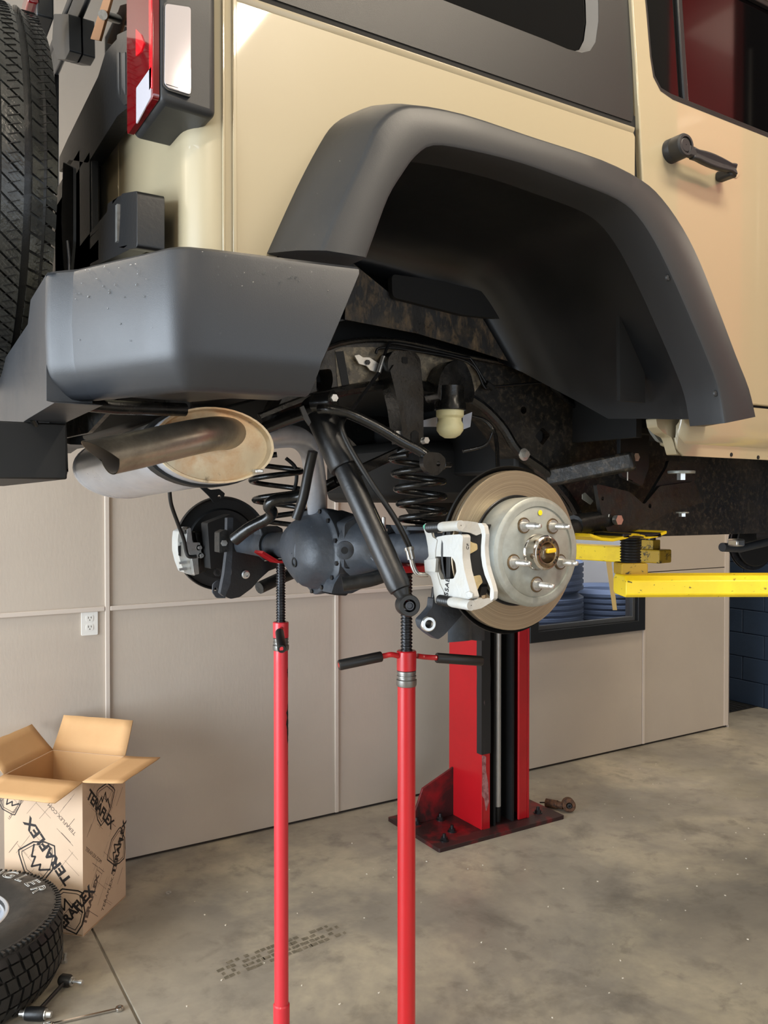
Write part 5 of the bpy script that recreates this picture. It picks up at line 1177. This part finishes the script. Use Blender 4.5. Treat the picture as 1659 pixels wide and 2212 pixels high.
# strut brackets underneath
g_ = MB(); g_.plate(rnd(pxY([(742, 1228), (800, 1236), (838, 1232), (800, 1262), (760, 1282), (730, 1283), (716, 1282), (722, 1262)], 1.82), .004), FY(1.82), .05); P('lower_link_bracket', g_, M['axle'], axl, bevel=.004)
ypl('pinion_support', [(708, 1283), (745, 1262), (762, 1270), (748, 1287), (728, 1286)], 1.88, .08, M['under'], axl, r=.004, bevel=.006)
tub('lower_control_arm', [Vector((0, 0, 0))] and [(640, 1275, 2.2)] and [(560, 1270, 2.45), (640, 1235, 2.5), (700, 1225, 2.55)], .02, M['frame'])
tub('lower_control_arm', [(740, 1262, 1.78), (800, 1252, 1.75), (860, 1232, 1.72), (930, 1215, 1.68)], .018, M['frame'])
# vent bolt on the tube
P('vent_bolt', MB().lathe(U(829, 1142, Y=1.62), (0, 0, 1), [(-.006, .009), (.0, .009), (.0, .005), (.026, .0045), (.027, .001)], 12), M['zinc'], axl)
ypl('spring_perch', [(870, 1135), (955, 1140), (940, 1160), (885, 1158)], 1.62, .06, M['axle'], axl, bevel=.004)
# near lower shock bracket under caliper
lb = ypl('shock_bracket', [(936, 1290), (960, 1300), (1000, 1298), (1006, 1320), (960, 1372), (946, 1382), (925, 1368), (912, 1356), (908, 1340), (920, 1328), (934, 1312)], 1.36, .02, M['axle'], V, r=.005, bevel=.003, holes=[circ(*pxY([(924, 1347)], 1.36)[0], .0085, 18)], label='axle bracket with an empty shock eye hole')
P('bracket_eye', MB().lathe(U(924, 1347, Y=1.36), (-.25, -1, 0), [(-.01, .012), (-.01, .0155), (.006, .0155), (.008, .0135), (.008, .0085), (-.01, .0085)], 26), M['zinc'], lb)
fx0 = U(968, 1320, Y=1.40); fx1 = U(1045, 1320, Y=1.40)
rows = []
for i in range(9):
    s_ = i / 8; x = fx0.x + (fx1.x - fx0.x) * s_; y = 1.40 - .022 * math.sin(math.pi * min(1, s_ * 1.6)); rows.append([Vector((x, y, 1.628 - .02)), Vector((x, y, U(1000, 1384, Y=1.40).z + .004 * math.sin(s_ * 5)))])
P('coil_bracket', MB().loft(rows), M['axle'], lb, solid=.006, label='curved grey bracket plate')
ypl('bracket_gusset', [(938, 1268), (1020, 1298), (1042, 1375), (1010, 1384), (955, 1330), (934, 1300)], 1.43, .01, M['black_steel'], lb, bevel=.002)

# ---- brake rotor
RC = Vector((1.105, 0, 1.628))
def onax(Y): return Vector((RC.x, Y, RC.z))
m = MB().lathe(onax(1.29), (0, 1, 0), [(0, .100), (0, .1605), (.002, .162), (.009, .162), (.0092, .150), (.0125, .150), (.0128, .162), (.020, .162), (.022, .1605), (.022, .08)], 96)
rot = P('brake_rotor', m, M['rotor'], label='turned brake rotor disc')
P('rotor_hat', MB().lathe(onax(1.29), (0, -1, 0), [(-.02, .1), (.0, .1035), (.004, .1065), (.054, .1085), (.060, .1075), (.0635, .103), (.064, .099), (.0645, .090), (.0615, .0885), (.0625, .087), (.0635, .03)], 96), M['rotor_hat'], rot, label='grey coated rotor hat')
HY = 1.29 - .0635
P('rotor_groove', MB().lathe(onax(1.289), (0, -1, 0), [(0, .1055), (.0015, .111), (.0, .1125)], 96), M['steel_dark'], rot)
for k in range(5):
    a = R(-92 + 72 * k); c_ = Vector((RC.x + .0635 * math.cos(a), HY, RC.z + .0635 * math.sin(a)))
    st_ = P('wheel_stud', MB().lathe(c_, (0, -1, 0), [(-.002, .013), (.003, .0125), (.003, .0072), (.014, .0072), (.014, .0064)] + [(.015 + i * .0015, .0066 if i % 2 else .0058) for i in range(15)] + [(.039, .0056), (.046, .0046), (.0475, .003), (.0475, .0001)], 18), M['zinc'], V, smooth=50)
    P('stud_ring', MB().lathe(c_, (0, -1, 0), [(-.001, .016), (.0012, .0155), (.0012, .0125)], 20), M['brown_steel'], st_)
hub = P('hub_ring', MB().lathe(onax(HY), (0, -1, 0), [(-.002, .037), (.002, .0355), (.004, .034), (.024, .034), (.0275, .0315), (.0285, .030), (.0285, .0205), (.026, .0192), (.018, .0185), (.012, .016), (.006, .012), (-.002, .008), (-.004, .0001)], 56), M['chrome'], V, label='polished hub ring with a recessed centre')
P('hub_face', MB().lathe(onax(HY), (0, -1, 0), [(.0287, .0298), (.0289, .029), (.0289, .0212), (.0286, .0207)], 56), M['brown_steel'], hub)
P('hub_cone', MB().lathe(onax(HY), (0, -1, 0), [(.0245, .0190), (.017, .0178), (.010, .0150), (.004, .0115), (.003, .0045), (-.002, .0045), (-.003, .0001)], 48), M['brown_steel'], hub)
for i, ch in enumerate('2621956'):
    a = R(185 - i * 22); text_mesh('stamped_digit', ch, FY(HY - .0291), RC.x + .0252 * math.cos(a), RC.z + .0252 * math.sin(a), a - math.pi / 2, .0085, M['cavity'], hub)
for i, ch in enumerate('006'):
    a = R(-22 - i * 14); text_mesh('stamped_digit', ch, FY(HY - .0291), RC.x + .0252 * math.cos(a), RC.z + .0252 * math.sin(a), a - math.pi / 2, .0085, M['cavity'], hub)
P('hub_tag', MB().obox(Vector((RC.x + .007, HY - .030, RC.z + .004)), (1, 0, .05), (0, 0, 1), (0, -1, 0), .011, .0045, .004), M['yplastic'], hub, bevel=.002, label='yellow plastic tag in the hub')
P('paint_dot', MB().lathe(Vector((RC.x + .006, HY - .0006, RC.z + .077)), (0, -1, 0), [(0, .0055), (.0004, .005), (.0005, .0001)], 14), M['paint_dot'], rot)
P('dust_shield', MB().lathe(onax(1.325), (0, 1, 0), [(0, .09), (-.002, .16), (-.016, .170), (-.018, .171), (-.014, .172), (.002, .162), (.004, .09)], 64), M['under'])

# ---- near caliper (faces the rear)
XCp = .935; fX = FX(XCp)
cal = [(943, 1160), (962, 1156), (994, 1154), (1000, 1158), (999, 1180), (999, 1205), (1003, 1232), (1009, 1255), (1016, 1280), (1019, 1291), (1012, 1295), (998, 1295), (962, 1288), (950, 1277), (948, 1262), (942, 1246), (936, 1230), (934, 1205), (937, 1180)]
whole = rnd(pxX([(941, 1202), (976, 1203), (983, 1215), (986, 1235), (980, 1250), (952, 1252), (945, 1230)], XCp), .004)
m = MB().plate(rnd(pxX(cal, XCp), .004), fX, .018, [whole])
calo = P('brake_caliper', m, M['cast'], bevel=.003, label='bright cast caliper with a window showing the piston')
YW = U(999, 1200, X=XCp + .006).y
ypl('caliper_side', [(998, 1156), (1006, 1158), (1018, 1171), (1031, 1175), (1032, 1187), (1022, 1193), (1008, 1200), (1004, 1212), (1006, 1232), (1012, 1243), (1026, 1245), (1038, 1242), (1043, 1258), (1036, 1265), (1029, 1280), (1019, 1293), (1010, 1270), (1002, 1240), (998, 1200)], YW - .001, .014, mat('warm_lit_cast_aluminium', (196, 176, 132), .5, metal=.2, wear=((150, 130, 90), 30, .45, .7, .5), bump=(150, .4)), calo, r=.003, bevel=.002, label='warm-lit tan side of the caliper with two lugs')  # warm light on this face is painted in as tan metal
xpl('inner_lug', [(1010, 1292), (1004, 1280), (1012, 1276), (1020, 1282), (1019, 1292)], XCp - .006, .006, M['cast'], calo, bevel=.002)
arm_l = [(913, 1136), (920, 1130), (928, 1138), (934, 1160), (944, 1166), (940, 1190), (940, 1210), (944, 1240), (950, 1262), (958, 1278), (962, 1300), (952, 1308), (940, 1302), (938, 1288), (935, 1262), (930, 1244), (918, 1236), (916, 1214), (926, 1202), (924, 1180), (920, 1158)]
xpl('inboard_arm', arm_l, XCp - .002, .006, M['cast'], calo, r=.003, bevel=.003)
xpl('hose_boss', [(916, 1210), (942, 1206), (940, 1236), (918, 1234)], XCp - .008, .006, M['cast'], calo, r=.002, bevel=.003)
pcn = U(963, 1228, X=XCp + .035)
pis = P('piston', MB().lathe(Vector((XCp + .034, 1.345, pcn.z)), (0, -1, 0), [(0, .03), (.004, .031), (.006, .028), (.009, .031), (.012, .028), (.015, .031), (.018, .027), (.034, .026), (.034, .001)], 32), M['grip'], calo, label='dark ribbed piston boot')
for ya, yb in ((1.292, 1.306), (1.255, 1.266)): P('brake_pad', MB().box((XCp + .0055, ya, RC.z - .06), (XCp + .08, yb, RC.z + .055)), M['cavity'], calo, bevel=.002)
def pin(px0, px1, px2, px3, r0, py0, py1):
    a, b, c_, d_ = U(px0, py0, X=XCp - .006), U(px1, (py0 + py1) / 2, X=XCp - .006), U(px2, py1, X=XCp - .006), U(px3, py1, X=XCp - .006)
    ax = (c_ - a).normalized(); l1 = (b - a).length; l2 = (c_ - a).length
    bt = P('pin_boot', MB().lathe(a, ax, [(0, r0 * .7), (.001, r0)] + [(.003 + i * .003, r0 * (1 if i % 2 else .86)) for i in range(int((l1 - .004) / .003))] + [(l1, r0 * .8)], 20), M['grip'], calo)
    P('guide_pin', MB().lathe(a, ax, [(l1 - .004, r0 * .7), (l1 + .002, r0 * .82), (l1 + .008, r0 * .92), (l2, r0 * .92), (l2, .001)], 20), M['cast'], calo)
pin(926, 952, 996, 0, .0105, 1140, 1135); pin(950, 973, 1018, 0, .0105, 1296, 1308)
YW2 = U(996, 1136, X=XCp).y
ypl('bracket_block', [(994, 1128), (1006, 1125), (1030, 1128), (1040, 1133), (1041, 1152), (1029, 1157), (1017, 1151), (994, 1148)], YW2, .014, M['cast'], calo, r=.002, bevel=.002)
YW3 = U(1020, 1308, X=XCp).y
ypl('bracket_block', [(1019, 1303), (1034, 1294), (1060, 1292), (1066, 1298), (1040, 1314), (1024, 1318)], YW3, .014, M['cast'], calo, r=.002, bevel=.002)
bow = [(1032, 1130), (1040, 1130), (1046, 1137), (1049, 1154), (1047, 1181), (1048, 1200), (1051, 1222), (1056, 1240), (1063, 1262), (1067, 1278), (1066, 1294), (1060, 1298), (1058, 1290), (1059, 1271), (1052, 1254), (1047, 1242), (1042, 1222), (1039, 1200), (1039, 1181), (1041, 1156), (1038, 1144)]
xpl('bracket_bow', bow, XCp - .004, .009, M['cast'], calo, r=.002, bevel=.003, label='bowed outer bridge of the caliper bracket')
xpl('pad_clip', [(1040, 1287), (1047, 1285), (1048, 1292), (1042, 1294)], XCp - .001, .004, M['brown_steel'], calo, smooth=0)
xpl('pad_backing', [(985, 1150), (1018, 1157), (1024, 1200), (1028, 1240), (1040, 1268), (1036, 1290), (1010, 1290), (990, 1260), (980, 1210)], XCp + .062, .015, M['cavity'], calo, smooth=0)
text_mesh('cast_lettering', '155AB', fX, *pxX([(966, 1272)], XCp)[0], R(82), .0165, M['steel_dark'], calo, t=.001)
text_mesh('cast_lettering', 'CF', FX(XCp + .005), *pxX([(1011, 1181)], XCp + .005)[0], R(80), .010, M['steel_dark'], calo, t=.001)
P('green_paint_mark', MB().lathe(U(918, 1138, X=XCp - .005), (-1, -.3, 0), [(0, .005), (.0008, .0045), (.001, .0001)], 12), mat('green_mark', (70, 150, 120), .6), calo)

# ---- far side brake seen from inside
LC = Vector((.985, 2.64, 1.585))
ls = P('dust_shield', MB().lathe(LC, (.09, 1, .03), [(-.004, .05), (-.004, .10), (-.006, .112), (.002, .118), (.002, .148), (-.010, .152), (-.012, .156), (.006, .158)], 64), M['under'], label='far dust shield seen from inside')
P('far_rotor', MB().lathe(LC + Vector((0, .02, 0)), (.09, 1, .03), [(0, .05), (0, .148), (.02, .148), (.02, .05)], 64), M['steel_dark'], ls)
ypl('shield_ear', [(425, 1046), (432, 1045), (455, 1058), (474, 1056), (486, 1066), (482, 1080), (462, 1086), (452, 1072)], 2.60, .006, M['under'], ls, r=.003, holes=[circ(*pxY([(474, 1073)], 2.60)[0], .006, 12)])
tub('brake_hose', [(366, 1058, 2.45), (370, 1090, 2.47), (384, 1130, 2.50), (397, 1165, 2.52), (402, 1190, 2.53), (408, 1202, 2.53), (424, 1202, 2.53)], .006, M['grip'], label='black brake hose to the far caliper')
fc = ypl('brake_caliper', [(386, 1148), (400, 1140), (410, 1138), (414, 1165), (424, 1180), (424, 1205), (428, 1235), (420, 1244), (398, 1236), (390, 1215), (384, 1190), (384, 1165)], 2.56, .06, M['cast'], r=.004, bevel=.006, label='silver far side caliper')
ypl('caliper_bridge', [(404, 1142), (412, 1140), (416, 1172), (432, 1172), (436, 1200), (428, 1206), (430, 1240), (420, 1242), (414, 1205), (402, 1180)], 2.53, .03, M['zinc'], fc, r=.003, bevel=.004)
for px, py in ((434, 1200), (430, 1183)): P('guide_bolt', MB().lathe(U(px, py, Y=2.53), (0, -1, 0), [(-.02, .009), (.0, .009), (.0, .006), (.012, .006), (.012, .001)], 14), M['zinc'], fc)
ypl('caliper_window', [(385, 1180), (391, 1178), (391, 1202), (386, 1200)], 2.558, .003, M['cavity'], fc, smooth=0)
for ya in (1150, 1172, 1214, 1228): ypl('casting_rib', [(387, ya), (404, ya - 3), (405, ya + 3), (388, ya + 5)], 2.554, .006, M['zinc'], fc, r=.001, bevel=.001)
P('pin_boot', MB().lathe(U(404, 1146, Y=2.54), (0, 1, 0), [(-.01, .01), (0, .012), (.02, .012)], 14), M['grip'], fc)
ypl('pad_bracket', [(420, 1148), (445, 1148), (455, 1170), (455, 1215), (445, 1235), (428, 1240), (430, 1200)], 2.58, .04, M['frame'], fc, bevel=.004)
# left inboard brackets
lbk = ypl('sway_mount_block', [(474, 1150), (486, 1144), (494, 1146), (494, 1192), (474, 1194)], 2.22, .04, M['frame'], r=.003, bevel=.003)
P('mount_bolt', MB().hexa(U(483, 1173, Y=2.217), (0, -1, 0), .009, .008), M['zinc'], lbk)
ypl('bracket_post', [(491, 1118), (504, 1118), (502, 1200), (498, 1260), (486, 1290), (476, 1282), (484, 1240), (490, 1190)], 2.26, .02, M['axle'], lbk, r=.003, bevel=.003)
gp = ypl('link_bracket', [(500, 1190), (560, 1202), (570, 1212), (590, 1225), (560, 1252), (545, 1270), (518, 1290), (498, 1294), (486, 1288), (492, 1262), (500, 1240)], 2.30, .012, M['black_steel'], r=.006, bevel=.003, holes=[circ(*pxY([(491, 1278)], 2.30)[0], .0001, 4)] and (), label='black folded link bracket')
P('bracket_bolt', MB().lathe(U(530, 1241, Y=2.297), (0, -1, 0), [(0, .0125), (.004, .0125), (.005, .009), (.012, .009), (.012, .006), (.006, .0055), (.006, .0001)], 20), M['zinc'], gp)
ypl('bracket_flap', [(460, 1262), (468, 1255), (480, 1252), (484, 1268), (488, 1292), (468, 1292), (459, 1280)], 2.32, .006, M['axle'], gp, r=.004, bevel=.002, holes=[circ(*pxY([(466, 1273)], 2.32)[0], .005, 12)])
ypl('spring_bucket', [(560, 1215), (600, 1210), (612, 1222), (575, 1236), (560, 1230)], 2.34, .02, M['under'], gp, bevel=.003)
P('bracket_ring', MB().lathe(U(470, 1236, Y=2.52), (0, -1, 0), [(0, .013), (.004, .013), (.004, .008), (0, .008)], 16), M['steel_dark'], ls)
ypl('axle_end_casting', [(448, 1130), (500, 1110), (520, 1130), (540, 1150), (560, 1165), (560, 1205), (500, 1215), (455, 1230)], 2.48, .06, M['under'], ls, r=.006, bevel=.006)
P('axle_seat_pad', MB().plate(pxY([(560, 1140), (600, 1136), (612, 1142), (612, 1156), (566, 1160)], 2.3), FY(2.3), .06), M['axle'], axl, bevel=.004)
P('axle_clamp', MB().lathe(AX(2.30), dax, [(0, .038), (0, .046), (.02, .048), (.05, .046), (.05, .038)], 28), M['axle'], axl)

# ---- front axle brake in the distance
fd = Vector((4.05, 2.78, 1.50))
f1 = P('front_brake', MB().lathe(fd, (.2, 1, 0), [(0, .06), (0, .15), (.006, .152), (.006, .146), (.018, .146), (.018, .152), (.024, .15), (.024, .06)], 56), M['steel_dark'], label='front brake disc far under the car')
P('front_shield', MB().lathe(fd + Vector((0, -.02, 0)), (.2, 1, 0), [(0, .001), (0, .125), (.006, .13)], 48), M['under'], f1)
P('front_arm', MB().tube([U(1560, 1182, Y=2.6), U(1600, 1184, Y=2.6), U(1659, 1170, Y=2.55), U(1720, 1165, Y=2.5)], .022, 12), M['axle'], f1)
P('front_knuckle', MB().obox(U(1590, 1172, Y=2.55), (1, 0, 0), (0, 1, 0), (0, 0, 1), .03, .03, .018), M['zinc'], f1, bevel=.008)
P('front_axle_tube', MB().tube([Vector((4.0, 1.4, 1.56)), Vector((4.0, 2.7, 1.54))], .04, 20), M['under'], f1)

# ---- spare tyre
SC = Vector((.175, 2.035, 2.385)); SR = .402
spt = P('spare_tire', MB().lathe(SC, (1, 0, 0), [(-.09, .21), (-.122, .25), (-.125, .31), (-.113, .355), (-.10, SR - .012), (.10, SR - .012), (.113, .355), (.126, .31), (.122, .25), (.09, .21)], 90), M['rubber'], label='spare tire with wet all-terrain tread')
tread_rows(SR, .25, SC, (1, 0, 0), (0, 0, 1), [(-.120, -.080, 74, 0, .5), (-.070, -.036, 74, .4, .7), (-.026, .010, 74, .1, .9), (.022, .060, 74, .5, 1.0), (.074, .122, 74, .2, .8)], 0, .16, M['wet_rubber'], spt, h=.015)
P('spare_rim', MB().lathe(SC, (1, 0, 0), [(-.1, .21), (-.06, .19), (-.03, .05), (-.03, .001)], 48), M['wheel'], spt)
sip = MB(); rs3 = random.Random(11)
# fine sipes: thin raised edges across the visible ribs
for i in range(74 * 2):
    for (a0_, a1_) in ((.076, .120), (.022, .064)):
        th = 2 * math.pi * (i / 148) + .02; c_ = SC + Vector(((a0_ + a1_) / 2, -math.cos(th) * (SR + .0006 - (.006 if a1_ > .1 else 0)), math.sin(th) * (SR + .0006 - (.006 if a1_ > .1 else 0))))
        tdir = Vector((0, math.sin(th), math.cos(th))); ndir = Vector((0, -math.cos(th), math.sin(th)))
        sip.obox(c_, Vector((1, 0, 0)) * .9 + tdir * .35, tdir - Vector((.35, 0, 0)), ndir, (a1_ - a0_) * .26, .0007, .0008)
P('tread_sipes', sip, M['cavity'], spt, kind='stuff', smooth=0)
